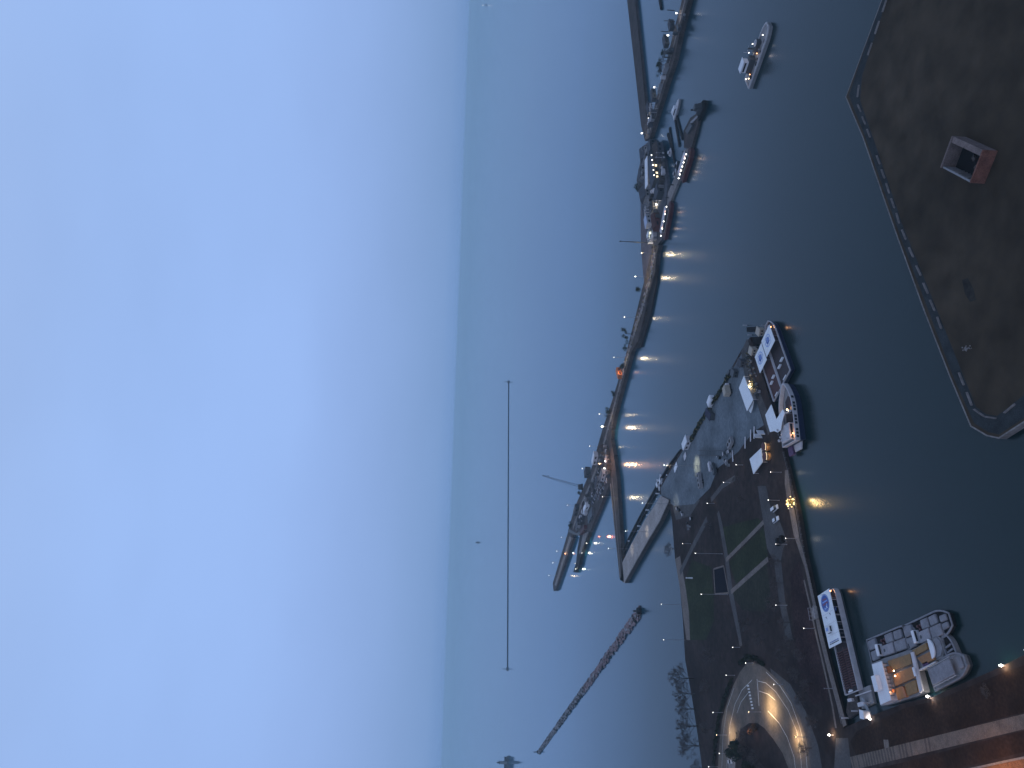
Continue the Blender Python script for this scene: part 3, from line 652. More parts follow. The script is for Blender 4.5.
bt = [((693.5, 678.5), (664, 678), 'bare tree on the lake shore, topmost of the shoreline row'), ((695, 694), (671, 694), 'second bare tree down in the shoreline row'), ((695.5, 709), (671, 708), 'third bare tree down in the shoreline row'), ((698, 726), (671, 725), 'fourth bare tree down in the shoreline row'), ((701, 746), (673, 745), 'wide bare tree low in the shoreline row'), ((705, 768), (687, 768), 'bare tree cut off at the bottom edge beside the lake'),
      ((676, 549), (661, 545), 'wide bare shrub leaning over the lake below the pier'), ((782, 561), (767, 560.5), 'bare tree beside the dark walk below the black carts'), ((783, 583), (768, 582.5), 'bare tree on the dark soil nearest the near lawn'), ((781, 603), (763, 602), 'bare tree behind the lamp opposite the tour boat'), ((792, 622.5), (777, 622), 'bare tree near the quay opposite the tour boat bow'), ((788, 656), (772, 655), 'bare tree in dark soil above the loop sidewalk'), ((802, 673), (784, 672.5), 'bare tree between the loop sidewalk and the quay'), ((806, 700), (792, 699.5), 'bare tree beside the loop sidewalk halfway down'),
      ((748, 735), (732, 728), 'bare tree on the loop island leaning over the road'), ((762, 758), (744, 755), 'bare tree on the loop island near the bottom edge'), ((812, 748), (796, 747), 'bare tree at the lower end of the loop sidewalk'), ((712, 525), (703, 524), 'small bare tree in the soil above the diagonal path'), ((745, 500), (735, 499), 'small bare tree in the dark soil bed left of the walk'), ((752, 625), (737, 624), 'bare tree on the soil between near lawn and loop'), ((765, 640), (750, 639), 'bare tree just above the crescent hedge'), ((992, 690), (980, 686), 'small bare tree on the near quay by the right edge'),
      ((715, 655), (699, 654), 'bare tree in the soil between the shore lawn and the loop road, upper'), ((712, 685), (696, 684), 'bare tree in the soil between shoreline row and hedge, middle'), ((713, 728), (697, 727), 'bare tree in the soil between shoreline row and hedge, lower'),
      ((796, 640), (781, 639), 'bare tree left of the quay behind the tour boat canopy'), ((806, 655), (791, 654), 'bare tree left of the quay behind the red seating deck, upper'), ((812, 685), (797, 684), 'bare tree left of the quay behind the red seating deck, lower'),
      ((818, 722), (803, 721), 'bare tree beside the path inland of the quay corner'), ((770, 622), (756, 621), 'bare tree below the near lawn'), ((752, 748), (734, 744), 'wide bare tree in the middle of the loop island'), ((770, 770), (753, 768), 'bare tree on the loop island cut by the bottom edge'), ((740, 480), (730, 479), 'small bare tree in the dark soil left of the canopy tent')]
for s in (1, 2, 3):
    tr, br = bare_tree_meshes(s, 14.); protos.append((tr, br))
roots = {}
for i, (b, h, lb) in enumerate(bt):
    p = W(*b, GZ); hh = height_for(p, *h); k = i % 3; sc_ = max(.3, hh / 13.)
    if k not in roots:
        t = thing('bare_tree', lb, 'tree', p, i * .7, 'bare winter trees'); t.scale = (sc_,) * 3
        link('trunk', protos[k][0], bark, t); link('crown', protos[k][1], mat('winter twigs', (.085, .072, .068), .95, .3, 1.), t); roots[k] = t
    else: dup(roots[k], p, i * 1.3, sc_, lb)
def leafy(label, base, z, h, r, m=leaf, n=420, name='dark_tree', group=None, cat='tree', squash=.85):
    p = W(*base, z); t = thing(name, label, cat, p, 0, group)
    mb = MB(); mb.tube((0, 0, 0), (0, 0, h * .6), h * .035, h * .02, 6); link('trunk', mb, bark, t)
    mb = MB(); blobs = [(Vector((random.gauss(0, r * .45), random.gauss(0, r * .45), h * .55 + random.gauss(0, h * .16))), random.uniform(.35, .6) * r) for _ in range(7)]
    for _ in range(n):
        c0, rr = random.choice(blobs); d = Vector((random.gauss(0, 1), random.gauss(0, 1), random.gauss(0, 1) * squash)).normalized()
        c = c0 + d * rr * random.uniform(.5, 1.05); c.z = max(c.z, h * .12)
        e = d.orthogonal().normalized(); f = d.cross(e); s = r * random.uniform(.06, .13)
        a = random.uniform(0, 6.28); e, f = e * cos(a) + f * sin(a), f * cos(a) - e * sin(a)
        mb.add([c - e * s, c + f * s * .7, c + e * s, c - f * s * .7], [[0, 1, 2, 3]])
    link('crown', mb, m, t); return t
random.seed(31)
for b, h, r, lb in (((642, 290), 6, 3.2, 'small dark tree on the causeway edge below the beach'), ((632, 334), 9, 4.5, 'largest dark tree on the lake side of the causeway'), ((629, 348), 6, 3, 'small dark tree just below the largest causeway tree'), ((625, 366), 6, 3.6, 'dark tree just above the orange lit shelter'), ((616, 393), 5.5, 3, 'dark tree on the causeway below the orange lit shelter'), ((612, 411), 6.5, 4, 'dark tree on the causeway just above the bright floodlight'), ((641, 187), 6, 4, 'round dark tree on the lake edge of the lock island'), ((573, 526), 5, 4, 'dark bush at the lake edge near the lock gate'), ((581, 493), 5, 3, 'dark bush just below the crane base')):
    leafy(lb, b, CZ if b[0] < 641 else 2.4, h, r, group='dark trees of the causeway')
for b, h, r, lb in (((666, 52), 4, 3, 'dark bushy tree behind the dark-sided wall, upper'), ((663.5, 62), 5, 4, 'dark bushy tree behind the dark-sided wall, middle'), ((662, 72), 4, 3, 'dark bushy tree behind the dark-sided wall, lower')): leafy(lb, b, 3.4, h, r, group='dark trees behind the wall')
leafy('dark evergreen filling the middle of the loop island', (745, 752), GZ, 9, 6.5, n=1400)
leafy('dark evergreen low on the loop island at the bottom edge', (757, 775), GZ, 8, 6, n=1200)
t = leafy('small russet bush lit orange at the head of the loop island', (757, 729), GZ, 3.6, 3.2, dryleaf, n=600, name='russet_bush', cat='bush')
lamp_light(t, (-1.5, 1, 4.5), 500, ORG, .3)
p = W(791.5, 503, GZ)
t = leafy('small bush wrapped in golden lights on the canal quay', (796, 503.2), GZ, 4.2, 2.4, gold, n=500, name='lit_bush', cat='bush')
mb = MB()
for _ in range(62):
    d = Vector((random.gauss(0, 1), random.gauss(0, 1), random.gauss(0, 1))).normalized(); mb.ball((d.x * random.uniform(1.2, 2.9), d.y * random.uniform(1.2, 2.6), 2.4 + d.z * 1.7), random.uniform(.08, .24), random.choice((E_gold, E_gold, E_win)), 5, 4)
link('string_lights', mb, None, t); lamp_light(t, (0, 0, 5.2), 2200, (1., .66, .26), .6)
lamp_light(t, (1.8, -2.8, 2.), 1500, (1., .66, .26), .6)

# ------------------------------------------------------------------ boats
def outline(L, B, bow=.26, stern=.06, blunt=.35, n=6, ins=0.):
    """plan of a hull: x forward from the stern (0) to the bow (L)"""
    b = B / 2 - ins; x0 = ins; x1 = L - ins; xb = L * (1 - bow)
    pts = [(x0, -b), (x0 + L * stern, -b)]
    for i in range(n + 1):
        a = i / n; pts.append((xb + (x1 - xb) * a, -(b * (1 - (1 - blunt) * a ** 2.2))))
    pts += [(x, -y) for x, y in pts[::-1]]
    return pts
def hull_mesh(out, z0, z1, m, m2=None, flare=.12, zs=None):
    mb = MB(); zs = zs or (z0 + (z1 - z0) * .72)
    n = len(out); cx = sum(p[0] for p in out) / n
    rings = [([(cx + (x - cx) * (1 - flare * .5), y * (1 - flare)) for x, y in out], z0), ([(cx + (x - cx) * (1 - flare * .12), y * (1 - flare * .2)) for x, y in out], zs), (out, z1)]
    vs = []
    for r, z in rings: vs += [(x, y, z) for x, y in r]
    for k in range(2):
        mb.add(vs[k * n:(k + 2) * n], [[i, (i + 1) % n, n + (i + 1) % n, n + i] for i in range(n)], m if k == 0 else (m2 or m))
    mb.add([(x, y, z1 - .02) for x, y in out], [list(range(n))], m2 or m)
    return mb
def bulwark(out, z, h, w, m):
    mb = MB(); n = len(out)
    inn = []
    for i in range(n):
        a = Vector(out[i - 1]); b = Vector(out[i]); c = Vector(out[(i + 1) % n])
        t = ((b - a).normalized() + (c - b).normalized()); t = t.normalized() if t.length > 1e-6 else Vector((1, 0)); nn = Vector((-t.y, t.x))
        inn.append((b.x + nn.x * w, b.y + nn.y * w))
    vs = [(x, y, z) for x, y in out] + [(x, y, z + h) for x, y in out] + [(x, y, z + h) for x, y in inn] + [(x, y, z) for x, y in inn]
    fs = []
    for k in range(3):
        for i in range(n): j = (i + 1) % n; fs.append([k * n + i, k * n + j, (k + 1) * n + j, (k + 1) * n + i])
    return mb.add(vs, fs, m)
def badge(parent, x, y, z, r, kind):
    if kind == 'solid':
        mb = MB(); mb.disc(x, y, z, r, .012, 28, blue)
        mb.ring(x, y, z + .02, r * .86, r * .95, 28, lblue)
        for k, (dy, w, mm) in enumerate(((.45, .95, dred), (.18, 1.25, lblue), (-.1, 1.3, dred))): mb.box(x + r * dy * .9, y, z + .02 + .006 * k, r * .14, r * w, .006, .08 * (k - 1), mm)
        mb.ring(x - r * .25, y + r * .1, z + .026, r * .28, r * .5, 20, lblue, 2.2, 5.3)
        mb.box(x - r * .5, y - r * .2, z + .045, r * .35, r * .12, .006, .7, canv)
    else:
        mb = MB(); mb.ring(x, y, z + .012, r * .84, r * .98, 28, lblue); mb.disc(x, y, z + .001, r * .55, .01, 20, lblue)
        mb.ring(x, y, z + .018, r * .25, r * .5, 16, blue, .4, 4.2)
        for k in range(5): mb.box(x + r * (.55 - .26 * k), y + r * .08 * (-1) ** k, z + .024 + .004 * k, r * .09, r * (1.1 - .12 * abs(k - 2)), .006, .12 * (k - 2), blue)
        for k in range(8):
            a = k * pi / 4; mb.box(x + r * .72 * cos(a), y + r * .72 * sin(a), z + .024, r * .16, r * .07, .006, a, blue)
    link('badge', mb, None, parent)
def tour_boat(label, loc, rz, L, B, cx0, cx1, deckm, kind, rows, hullm=offw, low=navy, bow=.26, blunt=.35, cab=True, seats=True, lit=True, cy0=None, bar=None, group='canopied tour boats'):
    t = thing('tour_boat', label, 'tour boat', (loc[0], loc[1], 0), rz, group)
    out = outline(L, B, bow=bow, blunt=blunt)
    zd = 2.3
    link('hull', hull_mesh(out, -.6, zd, low, hullm if low is darksteel else low, zs=.9), None, t)
    link('bulwark', bulwark(out, zd, .7, .3, hullm), None, t)
    mb = MB(); q = outline(L, B, bow=bow, blunt=blunt, ins=.32); mb.prism(q, zd - .1, zd + .04, deckm)
    if seats: mb.box((L * .03 + cx0) / 2, 0, zd + .042, cx0 - L * .05, .5, .01, 0, seatm)
    link('deck', mb, None, t)
    if seats:
        for i in range(rows):
            x = L * .06 + i * (cx0 - L * .09) / rows
            for s in (-1, 1):
                mb = MB(); w = B * .36
                mb.bevbox(x, s * (w / 2 + .65), zd + .05, .38, w, .42, .06); mb.box(x - .22, s * (w / 2 + .65), zd + .47, .08, w, .38)
                link('bench', mb, seatm, t)
    zc = 4.9
    y0, y1 = -B / 2 + .1, B / 2 - .1
    mb = MB(); mb.bevbox((cx0 + cx1) / 2, 0, zc, cx1 - cx0, y1 - y0, .22, .09, 0, canv)
    for i in range(1, 5): mb.box(cx0 + (cx1 - cx0) * i / 5, 0, zc + .212, .09, y1 - y0 - .5, .03, 0, offw)
    c = link('canopy', mb, None, t)
    mid = (cx0 + cx1) / 2
    if kind == 'solid': badge(c, cx1 - 4.1, .2, zc + .235, 3.3, kind)
    else: badge(c, mid + .2, 0, zc + .235, 3.2, kind)
    mb = MB()
    n = max(3, int((cx1 - cx0) / 3.2))
    for i in range(n + 1):
        for s in (-1, 1):
            x = cx0 + .2 + (cx1 - cx0 - .4) * i / n; mb.tube((x, s * (B / 2 - .35), zd), (x, s * (B / 2 - .35), zc + .02), .07, .07, 5)
    link('canopy_posts', mb, greyp, t)
    if cab:
        # dark glazed saloon set in from the canopy edge
        mb = MB(); mb.box(mid - 1.2, .3, zd + .05, cx1 - cx0 - 5, B - 2.6, zc - zd - .1, 0, glass)
        for i in range(n):
            x = cx0 + 2.2 + (cx1 - cx0 - 6) * i / max(1, n - 1); mb.box(x, -(B / 2 - 1.02) + .3, zd + .05, .25, .1, zc - zd - .2, 0, offw)
        link('saloon', mb, None, t)
        mb = MB(); xh = cx0 + (cx1 - cx0) * .30
        mb.bevbox(xh, .6, zc + .24, 2.6, 3.0, 1.35, .15, 0, white); mb.box(xh, -.93, zc + .6, 2.0, .06, .6, 0, glass); mb.box(xh - 1.33, .6, zc + .6, .06, 2.4, .6, 0, glass)
        h = link('pilothouse', mb, None, t); mb = MB(); mb.bevbox(xh, .6, zc + 1.6, 1.2, 1.4, .2, .05, 0, lblue); link('hatch', mb, None, h)
        mb = MB(); random.seed(2)
        mb.box(cx0 + 1.1, 0, zc + .24, .32, B * .72, .02, 0, darksteel)
        for i in range(14): mb.box(cx0 + 1.7, -B * .34 + i * B * .05, zc + .24, random.uniform(.3, .5), B * .03, .02, 0, blue)
        for dx, dy in ((-9.4, 1.6), (-8.8, -1.8)): mb.box(cx1 + dx, dy, zc + .24, .9, .22, .02, .3, darksteel); mb.box(cx1 + dx + .3, dy + .35, zc + .262, .2, .8, .02, .3, darksteel)
        link('lettering', mb, None, c)
        mb = MB(); mb.ring(cx1 - 7.5, -B / 2 + .95, zc - .9, .45, .95, 18, blue); mb.disc(cx1 - 7.5, -B / 2 + .95, zc - .93, .4, .01, 14, lblue); link('lifebuoy', mb, None, t)
    if bar:
        mb = MB(); mb.bevbox(9.6, -B * .19, zd + .05, .6, B * .26, 1.0, .1, 0, white); mb.bevbox(8.6, B * .13, zd + .05, .6, B * .26, 1.0, .1, 0, white); link('counter', mb, None, t)
    mb = MB(); mb.bevbox(.6, 0, zd + .71, .5, B * .3, .3, .05, 0, white); link('stern_locker', mb, None, t)
    if lit:
        mb = MB(); mb.ball((cx1 - .7, -B / 2 + 1.0, zc - .6), .32, E_or, 8, 6); link('deck_lamp', mb, None, t)
        lamp_light(t, (cx1 - .7, -B / 2 + .8, zc - 1.1), 110, (1., .5, .22), .25)
    mb = MB(); mb.tube((L - 1.4, 0, zd), (L - 1.4, 0, zd + 4.5), .09, .05, 5); mb.tube((L - 1.4, -.8, zd + 3.4), (L - 1.4, .8, zd + 3.4), .04, .04, 4); mb.bevbox(L - 2.4, 0, zd + .04, 1.2, 1.6, .7, .1)
    link('mast', mb, greyp, t)
    return t
hb = atan2(.656, .755); hx, hy = cos(hb), sin(hb); nx, ny = -hy, hx
def offs(p, f, l, h): return (p[0] + cos(h) * f - sin(h) * l, p[1] + sin(h) * f + cos(h) * l)
# outer and inner boats of the raft at the pier tip, and the long one on the quay
so_ = offs((10.7, 322.0), 0, 5.7, hb)
tour_boat('white tour boat with dark maroon deck, outermost of the rafted pair', so_, hb, 35.0, 11.4, 18.2, 28.6, maroon, 'ring', 9, cab=False, seats=False, bar=(14.5, -2))
si_ = offs((10.7, 322.0), -.4, 11.9 + 4.9, hb)
tour_boat('white tour boat with red deck lying between its twin and the pier', si_, hb, 32.0, 9.8, 17.6, 28.2, redd, 'ring', 9, cab=False, seats=False, bar=(14.5, 0), lit=False)
h3 = atan2(.527, .85)
s3 = offs((-104.5, 257.0), 0, 5.6, h3)
tour_boat('long tour boat with solid blue badge on its canopy and rows of red seats', s3, h3, 37.0, 10.4, 16.6, 36.6, maroon, 'solid', 16, low=darksteel, bow=.07, blunt=.8)
# wide blue-hulled boat
h2 = atan2(.32, .947); s2 = (-21.6, 316.4); L2, B2 = 27.5, 14.0
t = thing('excursion_boat', 'wide navy-hulled boat with forked white canopy and lit decks', 'boat', (s2[0], s2[1], 0), h2)
out = outline(L2, B2, bow=.5, blunt=.16)
link('hull', hull_mesh(out, -.6, 2.7, navy, navy, .1), None, t)
link('bulwark', bulwark(out, 2.7, 1.9, .5, offw), None, t)
mb = MB(); mb.prism(outline(L2, B2, bow=.5, blunt=.16, ins=.95), 2.6, 2.78, greyp); mb.prism([(9.5, -4), (20, -3.4), (22, 0), (20, 3), (9.5, 4)], 2.785, 2.84, maroon); link('deck', mb, None, t)
mb = MB()
for i in range(13):
    if i % 4 == 3: continue
    x = 1.2 + i * 1.5
    def yy(x): return -B2 / 2 + (0 if x < L2 * .5 else ((x - L2 * .5) / (L2 * .5)) ** 2.2 * B2 / 2 * .84)
    a_, b_ = (x, yy(x) - .03), (x + 1.1, yy(x + 1.1) - .03)
    mb.wall([a_, b_], .12, 3.15, 4.25, glass)
link('bulwark_openings', mb, None, t)
mb = MB(); mb.bevbox(5.2, 1.2, 2.8, 7.5, 8.2, 2.6, .3, 0, offw); mb.box(5.2, -2.93, 3.6, 6.4, .06, 1.1, 0, glass); link('deckhouse', mb, None, t)
def wprism(parent, name, px, z, th, m):
    q = P(px, z); mb = MB(); c = Matrix.Rotation(-parent.rotation_euler.z, 3, 'Z')
    v = [c @ (Vector((p.x, p.y, 0)) - Vector((parent.location.x, parent.location.y, 0))) for p in q]
    mb.prism([(p.x, p.y) for p in v], z - th - parent.location.z, z - parent.location.z, m); return link(name, mb, None, parent)
mb = None
wprism(t, 'canopy', [(771, 404.5), (765.2, 415), (767.5, 424), (770, 432), (774, 431), (777.5, 432.5), (780.5, 430), (781.8, 422), (784.4, 413), (782.6, 409.3), (776.2, 419.5)], 6.6, .25, canv)
mb = MB()
for x, y in ((2, -2), (2, 4.5), (8, -1.5), (8, 5), (13, -2.5), (13, 4)): mb.tube((x, y, 2.7), (x, y, 6.4), .09, .09, 5)
link('canopy_posts', mb, greyp, t)
mb = MB(); mb.bevbox(1.2, -3.5, 2.8, 2.2, 3.2, .5, .1, 0, offw); mb.bevbox(14.5, 0, 2.84, .6, 4.6, 1.0, .1, 0, white); link('counter', mb, None, t)
mb = MB(); random.seed(3)
for x, y in ((3.6, 3.2), (2.4, 4.4), (5.2, 4.2), (2.0, 2.2), (7.4, 4.9), (4.4, 1.2)): mb.bevbox(x, y, 6.61, random.uniform(.6, 1.4), random.uniform(.5, 1.0), random.uniform(.3, .8), .06, random.random(), random.choice((greyp, darksteel, offw)))
link('roof_units', mb, None, t)
mb = MB(); mb.prism([(-4.2, 1.6), (-.2, 2.4), (-.2, 6.6), (-4.2, 6.0)], 1.2, 2.4, purple); link('stern_seating', mb, None, t)
mb = MB(); mb.prism([(-3.2, -4.5), (0, -5.5), (0, 2.5), (-3.2, 1.5)], 1.0, 1.5, offw); link('swim_platform', mb, None, t)
for x, y, e, c in ((15.2, -1.3, E_warm, WARM), (3.6, -4.4, E_or, ORG)):
    mb = MB(); mb.ball((x, y, 4.4), .36, e, 8, 6); link('deck_lamp', mb, None, t); lamp_light(t, (x, y, 3.9), 380, c, .25)
for x, y in ((11.5, -5), (17.5, -3.2), (7, -5)):
    mb = MB(); mb.bevbox(x, y, 2.8, 1.5, .7, .6, .1); link('bench', mb, purple, t)
# wooden-decked barge and its smaller neighbour
t = thing('party_barge', 'wide barge with three brown wooden deck sections and white roofed cabin', 'barge', W(897, 680, 0))
hullpx = [(872, 665), (884, 658), (911, 650), (913.5, 651), (924, 692), (917, 696), (893, 703.5), (881, 706)]
wprism(t, 'hull', hullpx, 2.0, 2.6, greyp)
wprism(t, 'cabin', [(872.5, 665.5), (881.5, 662.5), (890.5, 700), (881, 704.5)], 4.6, 2.55, offw)
c = wprism(t, 'cabin_roof', [(871.7, 664.5), (881.5, 661), (891, 700), (880.3, 704.7)], 4.95, .25, white)
wprism(t, 'pilothouse', [(870.8, 676.5), (874.8, 674.8), (878.5, 689.5), (874.6, 691.8)], 6.6, 1.6, white)
wprism(t, 'deck_section', [(887.5, 661), (910, 653.5), (911.5, 664), (895, 669.5), (890.5, 670.5)], 3.1, .5, wood2)
wprism(t, 'deck_section', [(892.5, 675.5), (912, 666.5), (914.7, 677.5), (895.5, 686)], 3.25, .6, wood)
wprism(t, 'deck_section', [(904.5, 684.5), (915, 680), (917.8, 691.8), (907, 696.2)], 3.1, .5, wood2)
wprism(t, 'deck_section', [(895, 688.8), (902, 685.8), (904.5, 697.3), (898, 700)], 3.1, .5, wood)
wprism(t, 'bar_counter', [(884.5, 667), (889.5, 666), (893, 671.5), (886.5, 674)], 3.4, .8, orangew)
wprism(t, 'bar_counter', [(889, 690.5), (894, 688.8), (895, 691.8), (890, 693.5)], 3.4, .8, orangew)
wprism(t, 'bench', [(901.3, 687), (903, 686.3), (906.5, 696.6), (904.8, 697.5)], 3.5, .8, orangew)
wprism(t, 'bench', [(889.5, 676), (891.5, 675.3), (893.8, 686.5), (892, 687)], 3.4, .7, conc)
wprism(t, 'cross_beam', [(910.3, 652.6), (913.2, 651.6), (922.6, 690.5), (919.5, 693)], 3.3, .5, offw)
wprism(t, 'sign_board', [(911.8, 667.6), (913.6, 667), (916, 675.8), (914.2, 676.4)], 4.1, .2, white)
for i in range(9):
    wprism(t, 'stanchion', [(882.2 + .92 * i, 663 + 4 * i), (882.8 + .92 * i, 662.8 + 4 * i), (882.9 + .92 * i, 663.4 + 4 * i), (882.3 + .92 * i, 663.6 + 4 * i)], 4.4, 1.6, darksteel)
p = W(894.5, 673.3, 4.0) - t.location
mb = MB()
for k in (-1, 1): mb.ball((p.x + k * .7, p.y + k * .4, 4.0), .24, E_warm, 7, 5)
link('deck_lamp', mb, None, t); lamp_light(t, (p.x, p.y, 4.8), 200, ORG, .3)
p = W(890, 692, 4.2) - t.location; lamp_light(t, (p.x, p.y, 4.4), 160, ORG, .3)
t = thing('deck_boat', 'smaller boat with two brown deck panels and white half-round dome', 'boat', W(928, 652, 0))
wprism(t, 'hull', [(911.5, 651), (927, 641), (936, 635), (940, 637.5), (943.5, 646), (942.5, 657), (936, 663), (919.5, 670.5)], 2.0, 2.6, greyp)
wprism(t, 'bow_deck', [(932, 640.5), (936.5, 637.5), (940, 641), (942, 648), (941, 655.5), (935.5, 658.5), (935, 648)], 2.3, .28, vinyl)
wprism(t, 'deck_panel', [(912, 650.5), (925.8, 642.8), (927.3, 649), (914.5, 656)], 2.9, .7, wood2)
wprism(t, 'deck_panel', [(917, 658), (931, 651), (934.3, 659.5), (923, 664.5)], 2.9, .7, wood)
wprism(t, 'side_rail', [(918.2, 669.6), (935.2, 661.4), (935.6, 662.4), (918.8, 671)], 2.9, .8, offw)
p = W(929.3, 648.3, 3.6) - t.location
mb = MB(); a = atan2(W(930, 642.5, 3)[1] - W(933, 654, 3)[1], W(930, 642.5, 3)[0] - W(933, 654, 3)[0])
c_, s_ = cos(a), sin(a)
mb.prism([(p.x + c_ * x - s_ * y, p.y + s_ * x + c_ * y) for x, y in [(2.9 * cos(pi + i * pi / 10), 1 - 2.3 * sin(i * pi / 10)) for i in range(11)]], 2.6, 3.0, white); link('dome', mb, None, t)
wprism(t, 'bench', [(922, 663.6), (927, 661), (928, 664.5), (923.5, 667)], 2.9, .6, purple)
# pale curved launch ahead of it and a canopied launch by the quay
t = thing('launch', 'narrow pale curved launch with open dark well', 'boat', W(951, 646, 0))
a, b = W(945, 634, 1), W(955, 658, 1); d = b - a; rz = atan2(d.y, d.x); t.location = (b.x, b.y, 0); t.rotation_euler = (0, 0, rz + pi); Lx = d.length
out = outline(Lx, 5.2, bow=.6, blunt=.3); link('hull', hull_mesh(out, -.4, 1.2, greyp, greyp), None, t); link('bulwark', bulwark(out, 1.2, .5, .55, vinyl), None, t)
mb = MB(); mb.prism(outline(Lx, 5.2, bow=.6, blunt=.3, ins=.7), 1.1, 1.26, black); link('well', mb, None, t)
mb = MB(); mb.bevbox(Lx * .3, 0, 1.27, .5, 3, .4, .06); mb.bevbox(Lx * .5, 0, 1.27, .5, 3, .4, .06); link('bench', mb, vinyl, t)
t = thing('canopied_launch', 'grey launch under a framed vinyl canopy against the near quay', 'boat', (0, 0, 0))
a, b = W(932, 679, 1.5), W(967, 660, 1.5); d = b - a; rz = atan2(d.y, d.x); t.location = (a.x, a.y, 0); t.rotation_euler = (0, 0, rz); Lx = d.length
out = outline(Lx, 7.4, bow=.35, blunt=.4); link('hull', hull_mesh(out, -.4, 1.6, darksteel, greyp), None, t); link('bulwark', bulwark(out, 1.6, .4, .5, vinyl), None, t)
mb = MB(); mb.bevbox(Lx * .42, -.2, 2.9, Lx * .62, 4.6, .35, .15); link('canopy', mb, vinyl, t)
mb = MB()
for i in range(5):
    for s in (-1, 1): mb.tube((Lx * (.14 + .14 * i), s * 2.4 - .2, 1.6), (Lx * (.14 + .14 * i), s * 2.4 - .2, 3.1), .06, .06, 5)
mb.wall([(Lx * .1, 2.45), (Lx * .74, 2.45)], .12, 3.0, 3.12); mb.wall([(Lx * .1, -2.85), (Lx * .74, -2.85)], .12, 3.0, 3.12); link('canopy_frame', mb, offw, t)
mb = MB(); mb.bevbox(Lx * .86, 0, 1.6, 2.2, 3, .6, .2); link('bow_cover', mb, vinyl, t)
# two speedboats under grey covers, moored end to end
def covered_boat(label, a, b, B):
    a, b = W(*a, 1.2), W(*b, 1.2); d = b - a; Lx = d.length; rz = atan2(d.y, d.x)
    t = thing('covered_boat', label, 'boat', (a.x, a.y, 0), rz, 'grey covered boats moored end to end')
    out = outline(Lx, B, bow=.3, stern=.12, blunt=.45); link('hull', hull_mesh(out, -.4, 1.3, black, black, .15), None, t)
    link('bulwark', bulwark(out, 1.3, .35, .5, vinyl), None, t)
    k = B / 2 - .7
    for x, y, sx, sy, sz in ((.13, .52, .17, .9, .9), (.13, -.5, .16, .9, .7), (.50, .5, .16, .85, .8), (.68, .5, .15, .8, .75), (.87, .32, .13, .55, .6), (.87, -.32, .12, .5, .6)):
        mb = MB(); mb.bevbox(Lx * x, y * k, 1.3, Lx * sx, k * sy, sz, .25, random.uniform(-.05, .05)); link('cover', mb, vinyl, t)
    mb = MB(); mb.bevbox(Lx * .27, -.25 * k, 1.3, Lx * .055, k * 1.1, 1.9, .12, 0, white); mb.box(Lx * .27 + Lx * .034, -.25 * k, 2.4, .05, k * .9, .6, 0, glass); link('console', mb, None, t)
    mb = MB(); mb.bevbox(Lx * .44, -.45 * k, 1.3, Lx * .24, k * .95, 1.1, .2); pn = link('engine_cover', mb, mat('pale vinyl', (.235, .225, .245), .6, .2, .8), t)
    mb = MB(); mb.disc(Lx * .38, -.45 * k, 2.41, .55, .03, 14); link('hatch', mb, darksteel, pn)
    mb = MB(); mb.bevbox(Lx * .69, -.45 * k, 1.3, Lx * .22, k * .95, .85, .2); link('cover', mb, vinyl, t)
    for i, y in ((0, .55), (1, .25), (2, .55)):
        mb = MB(); mb.bevbox(Lx * (.33 + .035 * i), y * k, 1.3, .7, .8, .7, .1); link('seat', mb, seatm, t)
    return t
random.seed(6)
covered_boat('grey speedboat under vinyl covers with white console, nearer the tour boat', (870, 652), (917, 634), 8.4)
covered_boat('grey speedboat under vinyl covers with white console, farther from the tour boat', (907, 639), (952, 619), 8.4)
# pontoon dock in the slip corner
t = thing('pontoon_dock', 'grey pontoon dock with gangway in the corner of the slip', 'dock', W(855, 708, 0))
wprism(t, 'deck', [(848, 696), (856, 692), (860, 711), (849, 719), (846, 712)], .9, .9, dconc)
wprism(t, 'deck', [(858, 690), (870, 685), (874, 703), (862, 709)], 1.0, 1.0, greyp)
wprism(t, 'gangway', [(861, 698), (863, 697.5), (870, 712), (867.5, 713.5)], 2.3, .2, steel)
wprism(t, 'handrail', [(855, 695.5), (871, 690), (871.3, 691), (855.3, 696.5)], 2.0, .2, offw)
wprism(t, 'locker', [(857, 703), (864, 701), (865, 705), (858, 707)], 2.0, 1.0, offw)
wprism(t, 'locker', [(847, 699), (851, 698), (852, 701), (848, 702)], 1.9, 1.0, offw)
for a, b in ((858, 690), (860, 711), (850, 718), (872, 703)):
    p = W(a, b, 0) - t.location; mb = MB(); mb.tube((p.x, p.y, -1), (p.x, p.y, 3.2), .3, .28, 7); link('pile', mb, offw, t)
t = thing('quay_kiosk', 'small pale box kiosk on the near quay by the pontoon dock', 'kiosk', W(868.5, 714.5), .3)
mb = MB(); mb.bevbox(0, 0, 0, 2.4, 2.2, 2.4, .1); link('body', mb, offw, t); mb = MB(); mb.bevbox(0, 0, 2.41, 2.9, 2.7, .2, .06); link('roof', mb, white, t)
